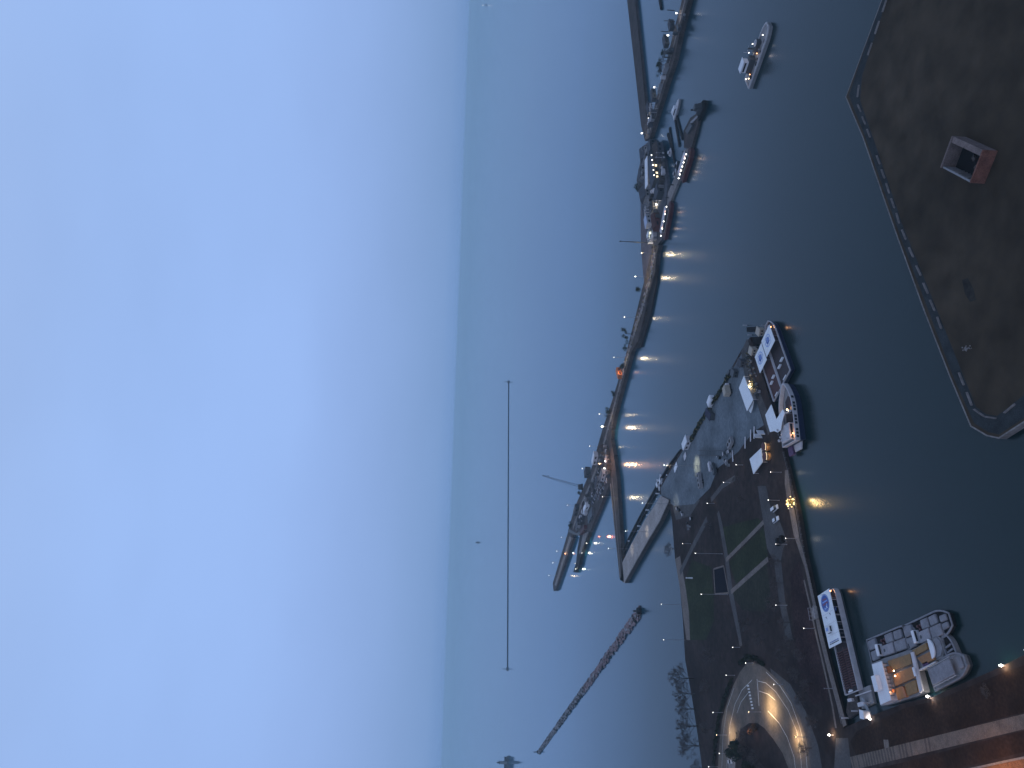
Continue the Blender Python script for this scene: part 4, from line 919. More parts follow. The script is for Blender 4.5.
# work ship crossing the basin
a, b = W(747, 84, 2), W(768, 24, 2); d = b - a; Lx = d.length; rz = atan2(d.y, d.x)
t = thing('work_ship', 'grey work ship with white wheelhouse alone on the open basin', 'ship', (a.x, a.y, -.9), rz)
out = outline(Lx, 9.6, bow=.22, blunt=.45); link('hull', hull_mesh(out, -.6, 2.6, darksteel, greyp, .1, zs=.6), None, t)
link('bulwark', bulwark(out, 2.6, .7, .5, offw), None, t)
mb = MB(); mb.prism(outline(Lx, 9.6, bow=.22, blunt=.45, ins=.4), 2.5, 2.66, greyp); link('deck', mb, None, t)
mb = MB(); mb.bevbox(Lx * .3, 2.0, 2.66, 8, 4.2, 3, .2, 0, darksteel); mb.bevbox(Lx * .27, 2.4, 5.67, 6, 4.2, 2.6, .3, 0, white); mb.box(Lx * .27, .27, 6.7, 5, .05, .9, 0, glass); mb.bevbox(Lx * .27, 2.4, 8.28, 6.6, 4.8, .25, .1, 0, white); link('wheelhouse', mb, None, t)
mb = MB(); mb.bevbox(Lx * .6, 2.2, 2.66, 7, 3.4, 2.4, .3, 0, darksteel); mb.tube((Lx * .56, 2.2, 5), (Lx * .56, 2.2, 8), .5, .4, 8, darksteel); link('deckhouse', mb, None, t)
mb = MB(); mb.ring(Lx * .66, 2, 5.2, 1.1, 1.7, 16, offw); mb.ball((Lx * .66, 2, 5.1), 1., offw, 8, 5); link('winch', mb, None, t)
mb = MB(); mb.tube((Lx * .47, 3.6, 2.6), (Lx * .47, 3.6, 9), .14, .08, 6); mb.tube((Lx * .47, 3.6, 7), (Lx * .6, 2.4, 8), .08, .06, 5); link('mast', mb, offw, t)
for i, (x, y, z, e) in enumerate(((.12, -1.5, 3.6, E_warm), (.2, -2, 4, E_or), (.47, 3.6, 6.2, E_w), (.55, -1.6, 4, E_or), (.64, 2, 6.4, E_w), (.84, -1, 4, E_w), (.04, 2.5, 3.4, E_w))):
    mb = MB(); mb.tube((Lx * x, y, 2.6), (Lx * x, y, z - .2), .06, .06, 5, darksteel); mb.ball((Lx * x, y, z), .28, e, 6, 5); link('deck_lamp', mb, None, t)
lamp_light(t, (Lx * .5, 0, 5), 110, (1, .8, .7), .4)
mb = MB(); random.seed(12)
for i in range(10): mb.bevbox(Lx * random.uniform(.1, .85), random.uniform(-3.4, -.5), 2.67, random.uniform(.7, 1.6), random.uniform(.6, 1.2), random.uniform(.4, 1.1), .08, random.uniform(0, 1), random.choice((greyp, dconc, darksteel)))
link('deck_gear', mb, None, t)
# red lit vessels and barge at the lock island
def red_boat(label, a, b, B, ls):
    a, b = W(*a, 2), W(*b, 2); d = b - a; Lx = d.length; rz = atan2(d.y, d.x)
    t = thing('red_boat', label, 'boat', (a.x, a.y, 0), rz, 'red boats with strings of lamps')
    out = outline(Lx, B, bow=.25, blunt=.35); link('hull', hull_mesh(out, -.5, 2.6, redhull, redhull, .1), None, t)
    mb = MB(); mb.bevbox(Lx * .48, B * .12, 2.6, Lx * .66, B * .5, 2.4, .3, 0, greyp); mb.bevbox(Lx * .48, B * .12, 5.01, Lx * .7, B * .58, .25, .1, 0, offw); mb.box(Lx * .48, -B * .135, 3.4, Lx * .6, .05, .9, 0, glass); link('saloon', mb, None, t)
    mb = MB(); mb.prism(outline(Lx, B, bow=.25, blunt=.35, ins=.4), 2.5, 2.63, redd); link('deck', mb, None, t)
    for i in range(ls):
        x = Lx * (.1 + .8 * i / (ls - 1)); mb = MB(); mb.tube((x, -B * .3, 2.6), (x, -B * .3, 5.2), .07, .07, 5, darksteel); mb.ball((x, -B * .3, 5.4), .42, E_w, 7, 5); link('lamp', mb, None, t)
    lamp_light(t, (Lx * .3, -B * .1, 5.6), 160, (1, .6, .4), .4); lamp_light(t, (Lx * .75, -B * .1, 5.6), 160, (1, .6, .4), .4)
    return t
red_boat('red boat with a row of six bright lamps moored at the long pale pier', (682, 179), (691.5, 149), 9, 7)
red_boat('plum red boat with scattered lamps moored below the lock island', (664, 238), (671, 202), 9, 5)
t = thing('pier', 'long pale pier slanting along the outside of the lock island', 'pier', W(678, 180, 0))
wprism(t, 'deck', [(684, 150), (690, 147), (686, 165), (678, 182), (672, 197), (667, 214), (662, 214), (668, 192), (677, 172)], 1.8, 2.4, conc)
for a, b in ((688, 152), (683, 170), (676, 185), (671, 198)):
    p = W(a, b, 0) - t.location; mb = MB(); mb.tube((p.x, p.y, -1), (p.x, p.y, 4), .4, .35, 6); link('pile', mb, dark, t)
t = thing('deck_barge', 'flat grey deck barge pointing away from the red lit boat', 'barge', W(692, 130, 0))
wprism(t, 'hull', [(684, 148), (683.5, 131), (690, 118), (697, 113), (699, 118), (695, 135), (691, 149)], 1.8, 2.4, dconc)
wprism(t, 'deckhouse', [(685, 131), (690, 123), (692, 126), (687, 134)], 3.6, 1.8, darksteel)
wprism(t, 'coaming', [(690, 122), (697, 115.5), (697.6, 117), (691, 124)], 2.5, .6, greyp)
a, b = W(698, 116, 2), W(704, 104, 2); d = b - a
t = thing('tugboat', 'black tugboat at the end of the flat deck barge', 'tugboat', (a.x, a.y, 0), atan2(d.y, d.x))
out = outline(14, 7.5, bow=.4, blunt=.3); link('hull', hull_mesh(out, -.5, 2.4, black, black), None, t)
mb = MB(); mb.bevbox(7, 0, 2.4, 6, 4.6, 2.6, .3); mb.bevbox(8, 0, 5.01, 3.6, 3.6, 2.2, .3); link('wheelhouse', mb, darksteel, t)
mb = MB(); mb.tube((5.4, 0, 5), (5.4, 0, 8.4), .6, .5, 8); link('funnel', mb, black, t)
a, b = W(673, 118, 2), W(678.5, 99, 2); d = b - a; Lx = d.length
t = thing('motor_yacht', 'white motor yacht moored at the outermost finger dock', 'yacht', (a.x, a.y, 0), atan2(d.y, d.x))
out = outline(Lx, 5.5, bow=.45, blunt=.12); link('hull', hull_mesh(out, -.4, 1.9, greyp, offw), None, t)
mb = MB(); mb.bevbox(Lx * .4, 0, 1.9, Lx * .4, 3.8, 1.9, .3, 0, white); mb.box(Lx * .4, -1.93, 2.5, Lx * .34, .05, .7, 0, glass); link('cabin', mb, None, t)
mb = MB(); mb.bevbox(Lx * .34, 0, 3.82, Lx * .2, 3, .3, .1); mb.tube((Lx * .3, 0, 4), (Lx * .3, 0, 7), .12, .06, 5); link('flybridge', mb, white, t)
for i, (a, b) in enumerate((((669, 128), (674, 162)), ((673, 110), (679, 146)), ((676, 116), (682, 139)), ((667, 134), (673, 152)))):
    p, q = W(*a, .8), W(*b, .8); mb = MB(); mb.wall([p, q], 2.2, -.2, .8)
    solo('finger_dock', ['long dark finger dock nearest the lock island', 'dark finger dock running below the white motor yacht', 'outermost short dark finger dock beside the barge', 'short dark finger dock tucked beside the lock island'][i], 'dock', mb, dark, 'finger docks of the lock island')
def small_boat(label, a, b, B, group, m=white, cabin=True, name='motor_boat'):
    a, b = W(*a, 1.2), W(*b, 1.2); d = b - a; Lx = d.length
    t = thing(name, label, 'boat', (a.x, a.y, 0), atan2(d.y, d.x), group)
    out = outline(Lx, B, bow=.45, blunt=.12); link('hull', hull_mesh(out, -.3, 1.2, m, m), None, t)
    if cabin:
        mb = MB(); mb.bevbox(Lx * .42, 0, 1.2, Lx * .4, B * .7, 1.3, .25, 0, m); mb.box(Lx * .42, 0, 1.7, Lx * .405, B * .71, .45, 0, glass); link('cabin', mb, None, t)
    mb = MB(); mb.prism(outline(Lx, B, bow=.45, blunt=.12, ins=.35), 1.1, 1.23, offw); link('deck', mb, None, t)
    return t
small_boat('white motor boat on the lake side of the timber dock, upper', (662.2, 485.5), (659.6, 474.5), 4.2, 'white boats at the timber dock')
small_boat('white motor boat on the lake side of the timber dock, lower', (659.4, 489), (656.6, 479.5), 4.0, 'white boats at the timber dock')
small_boat('long white cruiser between timber dock and plaza', (674.5, 474.5), (681, 457.5), 5.4, 'white boats at the timber dock')
small_boat('pale cruiser close against the plaza edge', (684.5, 461), (689.5, 449.5), 5.4, 'white boats at the timber dock', offw)
small_boat('small pale boat moored beside the island finger docks', (669, 156), (670.5, 148), 4, 'boats at the finger docks', offw)
small_boat('small dark boat moored below the island finger docks', (675, 170), (677, 161), 4, 'boats at the finger docks', darksteel)
small_boat('small grey boat beside the long pale pier', (674, 177), (676, 169), 4, 'boats at the finger docks', greyp)
mb = MB(); mb.tube(W(659.2, -6, .5), W(661.5, 9, .5), 1.6, 1.2, 8)
solo('floating_boom', 'short dark floating boom behind the dark-sided wall at the top edge', 'boom', mb, dark)

# ------------------------------------------------------------------ lock island buildings
def building(label, a, b, wdt, h, wallm, roofm, z=2.4, name='building', windows=0, lit=False, pitched=False, cat='building', group=None, over=.4):
    """long axis from sight point a to b"""
    a, b = W(*a, z), W(*b, z); d = b - a; Lx = d.length; rz = atan2(d.y, d.x)
    t = thing(name, label, cat, a, rz, group)
    mb = MB(); mb.box(Lx / 2, 0, -.3, Lx, wdt, h + .3); link('wall', mb, wallm, t)
    mb = MB()
    if pitched:
        w2 = wdt / 2 + over; v = [(-over, -w2, h), (Lx + over, -w2, h), (Lx + over, w2, h), (-over, w2, h), (-over, 0, h + wdt * .32), (Lx + over, 0, h + wdt * .32)]
        mb.add(v, [[0, 1, 5, 4], [2, 3, 4, 5], [0, 4, 3], [1, 2, 5], [0, 3, 2, 1]])
    else: mb.bevbox(Lx / 2, 0, h + .003, Lx + 2 * over, wdt + 2 * over, .4, .1)
    link('roof', mb, roofm, t)
    for i in range(windows):
        x = Lx * (i + .5) / windows; w = Lx / windows * .5
        for s in (-1, 1):
            mb = MB(); mb.box(x, s * (wdt / 2 + .03), h * .38, w, .08, h * .34); link('window', mb, E_win if (lit and (i * 7) % 5 < 3) else glass, t)
    return t
# long crescent roofed hall with lamp-lit windows
building('long building with pale curved white roof on the lock island', (653, 187), (652.6, 159), 7, 5, greyp, white, windows=9)
t = building('long dark building with a row of lit windows beside the white-roofed one', (659, 184), (655.5, 158), 11, 4.5, darksteel, slate, windows=7, lit=True)
for i in range(5):
    mb = MB(); x = 3 + i * 5.2; mb.ball((x, -5.8, 4.9), .42, E_w, 7, 5); link('wall_lamp', mb, None, t)
lamp_light(t, (14, -8, 5), 700, (1, .85, .6), .5)
for i, (a, b, w, h, wm, rm, lb) in enumerate((
    ((648, 160), (647, 150), 8, 4, greyp, slate, 'grey shed at the upper end of the lock island'),
    ((656, 152), (655, 143), 7, 5, darksteel, slate, 'dark block at the very top of the lock island'),
    ((663, 160), (661, 146), 8, 4.5, slate, dconc, 'slate roofed shed nearest the finger docks'),
    ((644, 178), (644, 168), 7, 3.5, greyp, slate, 'low grey hut on the lake side of the lock island'),
    ((649, 200), (648, 190), 10, 4, greyp, slate, 'square grey block below the white-roofed building'),
    ((663, 196), (661.5, 188), 8, 4.5, darksteel, slate, 'dark shed below the lit-window building'),
    ((656, 212), (655.5, 204), 9, 3.6, tan, dconc, 'tan roofed block in the lit yard of the lock island'))):
    building(lb, a, b, w, h, wm, rm, windows=3, pitched=i in (0, 2, 4), group='sheds of the lock island')
building('pale blue shed on the beach side above the mast', (651.5, 226), (650, 217), 6, 4, offw, mat('pale blue roof', (.30, .34, .44), .6, .1, .5), windows=2, group='sheds of the lock island')
building('dark red shed beside the plum red boat', (660, 229), (658, 216), 6, 4, redhull, redd, windows=2, pitched=True, group='sheds of the lock island')
t = building('small white lit guardhouse at the root of the causeway', (653.5, 242), (652, 233.5), 4.5, 3.5, white, white, windows=2, lit=True, group='sheds of the lock island')
lamp_light(t, (4, -5, 3.2), 600, (.95, 1, .7), .4); lamp_light(t, (4, 4, 3.2), 300, (.95, 1, .7), .4)
random.seed(17)
for (b, h, lb) in (((660, 199), (657.8, 198.8), 'white yard lamp below the lit-window building'), ((658, 204.5), (656, 204.3), 'white yard lamp beside the tan block'), ((649, 185), (646.5, 184.7), 'small lamp on the lake side of the lock island')): lamp(lb, b, h, z=2.4, power=450, em=E_w, size=.8, group='yard lamps of the lock island', r=.5)
def clutter(area, n, z, seed, label_sfx, group):
    random.seed(seed)
    kinds = {}
    def at(): 
        a, b, w = random.choice(area); k = random.random(); return (a[0] + (b[0] - a[0]) * k + random.uniform(-w, w), a[1] + (b[1] - a[1]) * k + random.uniform(-w, w))
    for i in range(n):
        kind = random.choice(('container', 'gantry', 'post', 'skid', 'container', 'tank')); m_ = random.choice((greyp, darksteel, offw, slate, dconc, darksteel)); key = (kind, m_.name)
        tone = {'grey paint': 'grey', 'dark steel': 'dark', 'off white boat paint': 'pale', 'slate roof': 'slate', 'weathered concrete': 'brownish'}[m_.name]
        p = W(*at(), z); rz = random.choice((.5, 2.07)) + random.uniform(-.2, .2)
        if key in kinds: dup(kinds[key], p, rz, random.uniform(.75, 1.25)); continue
        nm, cat, lb = {'container': ('shipping_container', 'container', '%s shipping container standing %s'), 'gantry': ('gantry_frame', 'frame', '%s open gantry frame standing %s'), 'post': ('equipment_mast', 'mast', '%s short equipment mast standing %s'), 'skid': ('machinery_skid', 'machinery', '%s low machinery skid lying %s'), 'tank': ('storage_tank', 'tank', '%s upright storage tank standing %s')}[kind]
        t = thing(nm, lb % (tone, label_sfx), cat, p, rz, group)
        mb = MB()
        if kind == 'container':
            mb.bevbox(0, 0, .1, 6.1, 2.5, 2.5, .06); link('body', mb, m_, t); mb = MB(); mb.box(3.07, 0, .3, .05, 2.1, 2.1); link('door', mb, steel, t)
        elif kind == 'gantry':
            for x in (-3, 0, 3):
                for y in (-1.8, 1.8): mb.tube((x, y, 0), (x, y, 5), .16, .14, 5)
            link('legs', mb, m_, t); mb = MB(); mb.wall([(-3.2, -1.8), (3.2, -1.8)], .35, 4.9, 5.3); mb.wall([(-3.2, 1.8), (3.2, 1.8)], .35, 4.9, 5.3)
            for x in (-3, 0, 3): mb.wall([(x, -1.8), (x, 1.8)], .3, 5.31, 5.6)
            link('beams', mb, m_, t)
        elif kind == 'post':
            mb.tube((0, 0, 0), (0, 0, 7), .22, .14, 6); mb.tube((-1, 0, 6.2), (1, 0, 6.2), .1, .1, 5); link('pole', mb, m_, t); mb = MB(); mb.bevbox(0, 0, 0, 1.4, 1.2, 1.4, .1); link('cabinet', mb, m_, t)
        elif kind == 'skid':
            mb.box(0, 0, 0, 5, 2.2, .3); link('frame', mb, darksteel, t); mb = MB(); mb.bevbox(-1, 0, .31, 2.2, 1.6, 1.3, .15); mb.tube((.6, 0, 1), (2.2, 0, 1), .6, .6, 9); link('engine', mb, m_, t)
        else:
            mb.tube((0, 0, 0), (0, 0, 3.4), 1.5, 1.5, 12); link('shell', mb, m_, t); mb = MB(); mb.tube((0, 0, 3.41), (0, 0, 4), 1.5, .2, 12); link('lid', mb, m_, t)
        kinds[key] = t
clutter([((650, 150), (647, 195), 2.5), ((663, 150), (663, 190), 2.5), ((657, 192), (655, 212), 4), ((658, 214), (654, 240), 2)], 64, 2.4, 77, 'on the crowded lock island', 'equipment standing on the lock island')
clutter([((607, 445), (600, 470), 2.5), ((601, 470), (583, 512), 3), ((587, 508), (580, 528), 2.5), ((609, 446), (610, 480), .8)], 60, CZ, 78, 'in the crowded lock yard', 'equipment standing in the lock yard')
clutter([((686, 12), (677, 36), .7), ((674, 46), (664, 80), .8), ((662, 88), (650, 132), .7)], 26, 3.4, 79, 'along the dark-sided wall', 'equipment standing along the dark-sided wall')
# radio mast
p = W(653, 243, 2); h = height_for(p, 621, 242)
t = thing('radio_mast', 'tall thin dark mast beside the lit guardhouse', 'mast', p)
mb = MB(); mb.tube((0, 0, 0), (0, 0, h * .45), .42, .36, 7); mb.tube((0, 0, h * .45), (0, 0, h), .5, .22, 7); mb.tube((-.9, 0, h * .62), (.9, 0, h * .62), .2, .2, 5); link('pole', mb, darksteel, t)
mb = MB(); mb.tube((0, 0, h), (0, 0, h + 1.2), .6, .5, 7); link('camera_head', mb, darksteel, t)
# thin masts behind the dark-sided wall
for (b, h, lb) in (((674.5, 10.5), (668, 10.3), 'short dark mast behind the wall at the top edge'), ((675, 21.5), (665, 21.2), 'dark mast behind the wall between the two topmost lamps'), ((669, 32), (662, 31.6), 'short dark mast above the second wall lamp')):
    p = W(*b, 3.4); hh = height_for(p, *h); t = thing('mast', lb, 'mast', p, 0, 'masts behind the dark-sided wall'); mb = MB(); mb.tube((0, 0, 0), (0, 0, hh), .4, .25, 6); link('pole', mb, darksteel, t); mb = MB(); mb.tube((0, 0, hh), (0, 0, hh + .5), .45, .4, 6); link('cap', mb, darksteel, t)
for i, (a, b, lb) in enumerate((((674, 29), (672.5, 22), 'low dark shed on the wall below the topmost lamp'), ((668.5, 46), (667, 37), 'low dark shed on the wall below the second lamp'), ((656, 100), (654.5, 91), 'low dark shed on the wall below the third lamp'), ((652, 114), (650.5, 104), 'low dark shed on the wall above the fourth lamp'))):
    building(lb, a, b, 4, 2.8, darksteel, slate, z=3.4, group='low sheds along the dark-sided wall', windows=2)
# causeway sheds and crane
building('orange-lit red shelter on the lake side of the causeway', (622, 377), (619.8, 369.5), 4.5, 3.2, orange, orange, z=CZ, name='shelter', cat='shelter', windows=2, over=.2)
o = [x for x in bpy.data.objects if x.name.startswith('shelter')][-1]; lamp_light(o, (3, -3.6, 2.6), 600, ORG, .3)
for i, (a, b, w, h, wm, rm, lb) in enumerate((
    ((596, 463), (598, 453.5), 6, 4, offw, white, 'pale lit shed on the lake edge above the lock machinery'),
    ((589, 475), (590.5, 470), 8, 5, darksteel, slate, 'dark tower block beside the crane'),
    ((604, 479), (606, 471), 6, 4, offw, conc, 'pale shed just below the two white floodlights'),
    ((598, 486), (600, 478), 5, 3, greyp, slate, 'grey hut between the yard cars and the near edge'),
    ((586, 512), (589.5, 504), 5, 3.5, white, white, 'white roofed hut at the lower end of the lock yard'),
    ((577, 514), (579, 506), 6, 4, darksteel, slate, 'dark hut on the lake edge below the crane'),
    ((579, 528), (581, 520), 6, 4, darksteel, slate, 'dark gatehouse beside the lock gate'),
    ((590, 520), (594, 511), 8, 2.0, asph, asph, 'flat slate platform building above the lock gate'),
    ((583, 533), (587, 527), 4, 3, redhull, redd, 'small red roofed hut at the lock gate'))):
    building(lb, a, b, w, h, wm, rm, z=CZ, group='lock yard buildings', windows=2)
p = W(582.5, 487, CZ); top = W(542.5, 475.5, CZ)
t = thing('crane', 'tall crane with a long slanting lattice boom beside the lock', 'crane', p)
mb = MB(); mb.bevbox(0, 0, 0, 7, 5, 1.4, .3); link('undercarriage', mb, black, t)
mb = MB(); mb.bevbox(0, 0, 1.4, 6, 4.5, 3.6, .4); link('house', mb, darksteel, t)
# boom: find the tip height on a leaning line
x, y, w = ray(542.5, 475.5); tt = hypot(p.x, p.y) / hypot(x, y); tip = Vector((x * tt, y * tt, H + w * tt)) - p; st = Vector((1, 0, 4))
mb = MB(); side = Vector((-tip.y, tip.x, 0)).normalized(); upv = (tip - st).normalized().cross(side)
N_ = 14
for k in range(N_):
    p0 = st.lerp(tip, k / N_); p1 = st.lerp(tip, (k + 1) / N_); w0 = 1.1 * (1 - .6 * k / N_); w1 = 1.1 * (1 - .6 * (k + 1) / N_)
    cs = [(1, 1), (1, -1), (-1, -1), (-1, 1)]
    for a, b in cs: mb.tube(p0 + side * a * w0 + upv * b * w0, p1 + side * a * w1 + upv * b * w1, .17, .15, 4)
    for (a, b), (a2, b2) in zip(cs, cs[1:] + cs[:1]): mb.tube(p0 + side * a * w0 + upv * b * w0, p1 + side * a2 * w1 + upv * b2 * w1, .1, .1, 3)
link('boom', mb, darksteel, t)
mb = MB(); mb.tube(tip, Vector((-3, 0, 5)), .07, .07, 4); mb.tube(tip, (tip.x, tip.y, tip.z - 6), .06, .06, 4); mb.ball((tip.x, tip.y, tip.z - 6.5), .6); link('cables', mb, black, t)
t = thing('lock_gate', 'pair of dark lock gates closing the channel between the guide walls', 'lock gate', W(576, 531, 0))
for px in ([(569, 529), (576, 533), (575.5, 535), (568.5, 532)], [(576, 533), (582, 531), (582.5, 533.5), (576, 535.5)]): wprism(t, 'gate_leaf', px, CZ + .5, 4, darksteel)

# ------------------------------------------------------------------ vehicles
def car(label, a, b, paintm, z=GZ, group='parked cars', L_=4.7, van=False, name='car', cat='car'):
    a, b = W(*a, z), W(*b, z); d = b - a; rz = atan2(d.y, d.x); c = (a + b) / 2
    t = thing(name, label, cat, c, rz, group)
    w = 1.85; hb_ = .95
    mb = MB(); pr = [(-L_ / 2, .35), (-L_ / 2, .85), (-L_ * .42, hb_), (L_ * .2, hb_), (L_ * .47, .78), (L_ / 2, .6), (L_ / 2, .35)]
    n = len(pr); vs = [(x, -w / 2, zz) for x, zz in pr] + [(x, w / 2, zz) for x, zz in pr]
    mb.add(vs, [[i, (i + 1) % n, n + (i + 1) % n, n + i] for i in range(n)] + [list(range(n))[::-1], list(range(n, 2 * n))]); link('body', mb, paintm, t)
    hr = 1.95 if van else 1.5; x0, x1 = (-L_ * .48, L_ * .30) if van else (-L_ * .40, L_ * .2)
    mb = MB(); q0 = [(x0, -w * .47), (x1, -w * .47), (x1, w * .47), (x0, w * .47)]; q1 = [(x0 + .25, -w * .4), (x1 - .75, -w * .4), (x1 - .75, w * .4), (x0 + .25, w * .4)]
    mb.add([(x, y, hb_) for x, y in q0] + [(x, y, hr - .06) for x, y in q1], [[0, 1, 5, 4], [1, 2, 6, 5], [2, 3, 7, 6], [3, 0, 4, 7]]); g = link('windows', mb, glass, t)
    mb = MB(); mb.prism(q1, hr - .06, hr); link('roof', mb, paintm, t)
    for sx in (-1, 1):
        for sy in (-1, 1):
            mb = MB(); mb.tube((sx * L_ * .31, sy * w * .5, .33), (sx * L_ * .31, sy * w * .38, .33), .33, .33, 10); link('wheel', mb, black, t)
    for sy in (-1, 1):
        mb = MB(); mb.box(L_ / 2 - .02, sy * w * .36, .6, .08, .4, .14); link('headlight', mb, white, t)
    return t
car('white parked car on the canal-side apron, upper of two', (774.2, 510.5), (779, 506.3), white, L_=5.6, van=True)
car('white parked car on the canal-side apron, lower of two', (774, 522.0), (780.5, 517.2), white, L_=5.8)
car('dark car on the inner lane of the loop road', (736.2, 747), (737.4, 739), black)
car('pale parked car at the lower left of the loop road', (729.5, 762), (733.5, 761.5), offw)
building('white hut with a dark door side at the lake edge of the plaza', (687.5, 447), (691, 438.5), 4.5, 3.0, offw, white, z=GZ, name='hut', cat='hut', windows=2)
car('dark parked van by the shore below the beige truck', (730, 375), (734, 369), darksteel, L_=6, van=True, name='van', cat='van')
# lock yard cars
random.seed(23); cols = [white, offw, darksteel, black, redhull, greyp, navy]
k = 0; proto = {}
rows = [(((600, 470), (583, 505)), 26), (((602, 474), (588, 505)), 26), (((604, 478), (593, 503)), 22), (((607, 480), (598, 500)), 18)]
for (A, B), n in rows:
    for i in range(n):
        q = (A[0] + (B[0] - A[0]) * (i + .5) / n + random.uniform(-.5, .5), A[1] + (B[1] - A[1]) * (i + .5) / n)
        if random.random() < .12: continue
        m_ = random.choice(cols); p = W(*q, CZ); rz = random.uniform(-.1, .1) + .5
        if m_.name not in proto:
            proto[m_.name] = car('%s car parked in the crowded lock yard' % {'white paint': 'white', 'off white boat paint': 'pale', 'dark steel': 'dark grey', 'black rubber': 'black', 'red hull': 'red', 'grey paint': 'grey', 'navy hull': 'navy'}[m_.name], (q[0], q[1]), (q[0] + 1, q[1] - 4), m_, CZ, 'cars in the lock yard')
        else: dup(proto[m_.name], p, rz)
# black cargo carts by the quay
for i, (px, r_) in enumerate((((780.5, 542), .5), ((784, 539.3), .4))):
    t = thing('cargo_cart', ['black covered cargo cart nearer the dark walk', 'black covered cargo cart nearer the quay path'][i], 'cart', W(*px), r_, 'black carts near the quay')
    mb = MB(); mb.bevbox(0, 0, .5, 3.4, 2, 1.5, .2); link('body', mb, black, t)
    for sx in (-1, 1):
        for sy in (-1, 1): mb = MB(); mb.tube((sx * 1.1, sy * 1, .4), (sx * 1.1, sy * .8, .4), .4, .4, 9); link('wheel', mb, black, t)
    mb = MB(); mb.tube((1.7, 0, .6), (3, 0, .5), .06, .06, 5); link('tow_bar', mb, darksteel, t)
# beige box truck, white container, equipment trailers
t = thing('box_truck', 'beige box truck parked near the lake edge of the plaza', 'truck', (0, 0, 0))
a, b = W(732, 395.5), W(729.5, 384.5); d = b - a; t.location = a; t.rotation_euler = (0, 0, atan2(d.y, d.x)); Lx = d.length
mb = MB(); mb.bevbox(Lx * .4, 0, 1, Lx * .74, 3.6, 3.0, .12); link('box', mb, tan, t); mb = MB(); mb.bevbox(Lx * .9, 0, .6, Lx * .2, 3.2, 2.2, .25, 0, offw); mb.box(Lx * .985, 0, 1.7, .2, 2.8, .7, 0, glass); link('cab', mb, None, t)
for x in (.15, .35, .88):
    for s in (-1, 1): mb = MB(); mb.tube((Lx * x, s * 1.7, .5), (Lx * x, s * 1.3, .5), .5, .5, 10); link('wheel', mb, black, t)
a, b = W(711.5, 405), W(714.5, 396.5); d = b - a
t = thing('storage_tank', 'white rounded boat-shaped container at the lake edge of the plaza', 'container', a, atan2(d.y, d.x)); Lx = d.length
mb = MB(); mb.prism(outline(Lx, 4.4, bow=.25, stern=.2, blunt=.55), .2, 2.4, white); link('body', mb, None, t)
mb = MB(); mb.prism(outline(Lx, 4.4, bow=.25, stern=.2, blunt=.55, ins=.5), 2.4, 2.75, white); link('lid', mb, None, t)
mb = MB(); mb.box(Lx / 2, 0, 0, Lx * .8, 3, .2); link('skid', mb, black, t)
t = building('dark flat-roofed shed at the lake edge of the plaza', (712, 417.5), (713, 411.5), 8.5, 2.6, darksteel, mat('dark shed roof', (.035, .035, .055), .8, .2, .3), z=GZ, name='shed', cat='shed')
def trailer(label, a, b, w, h, m, fans, group):
    a, b = W(*a), W(*b); d = b - a; Lx = d.length
    t = thing('equipment_trailer', label, 'trailer', a, atan2(d.y, d.x), group)
    mb = MB(); mb.bevbox(Lx / 2, 0, .9, Lx, w, h - .9, .15); link('body', mb, m, t)
    for i in range(fans):
        mb = MB(); mb.disc(Lx * (i + .6) / (fans + .2), 0, h + .005, w * .28, .06, 14); link('fan', mb, black, t)
    for s in (-1, 1):
        for x in (.3, .45): mb = MB(); mb.tube((Lx * x, s * w * .5, .45), (Lx * x, s * w * .38, .45), .45, .45, 10); link('wheel', mb, black, t)
    mb = MB(); mb.tube((Lx, 0, .8), (Lx + 1.6, 0, .6), .09, .07, 5); link('tow_bar', mb, darksteel, t); return t
trailer('long grey trailer with three dark round fans on the plaza', (703.5, 488), (701.5, 473), 3.4, 2.8, greyp, 3, 'equipment trailers on the plaza')
trailer('bent grey equipment trailer with two fans in the middle of the plaza', (731.5, 447), (735, 439), 3.6, 2.6, greyp, 2, 'equipment trailers on the plaza')
trailer('narrow pale trailer beside the plaza lamp', (713.5, 471), (711.8, 462.5), 2.4, 2.4, offw, 0, 'equipment trailers on the plaza')
trailer('dark trailer at the soil edge of the plaza', (718, 474), (715.5, 464), 2.8, 2.6, darksteel, 1, 'equipment trailers on the plaza')
random.seed(41)
for i, (px, r_, lb) in enumerate((((755, 432.6), 0, 'pale bench nearest the white tent, farther of the pair'), ((751.5, 435.6), 0, 'pale bench nearest the white tent, nearer of the pair'), ((746, 442.6), 0, 'pale bench alone left of the tent'), ((733.5, 456), .2, 'pale bench in the dark clutter at the plaza corner'))):
    t = thing('bench', lb, 'bench', W(*px), .05 + r_, 'benches at the plaza edge')
    mb = MB(); mb.bevbox(0, 0, .42, 6.0, 1.2, .14, .04); link('seat', mb, offw, t)
    for s in (-1, 1): mb = MB(); mb.box(s * 1.9, 0, 0, .3, .7, .42); link('leg', mb, greyp, t)
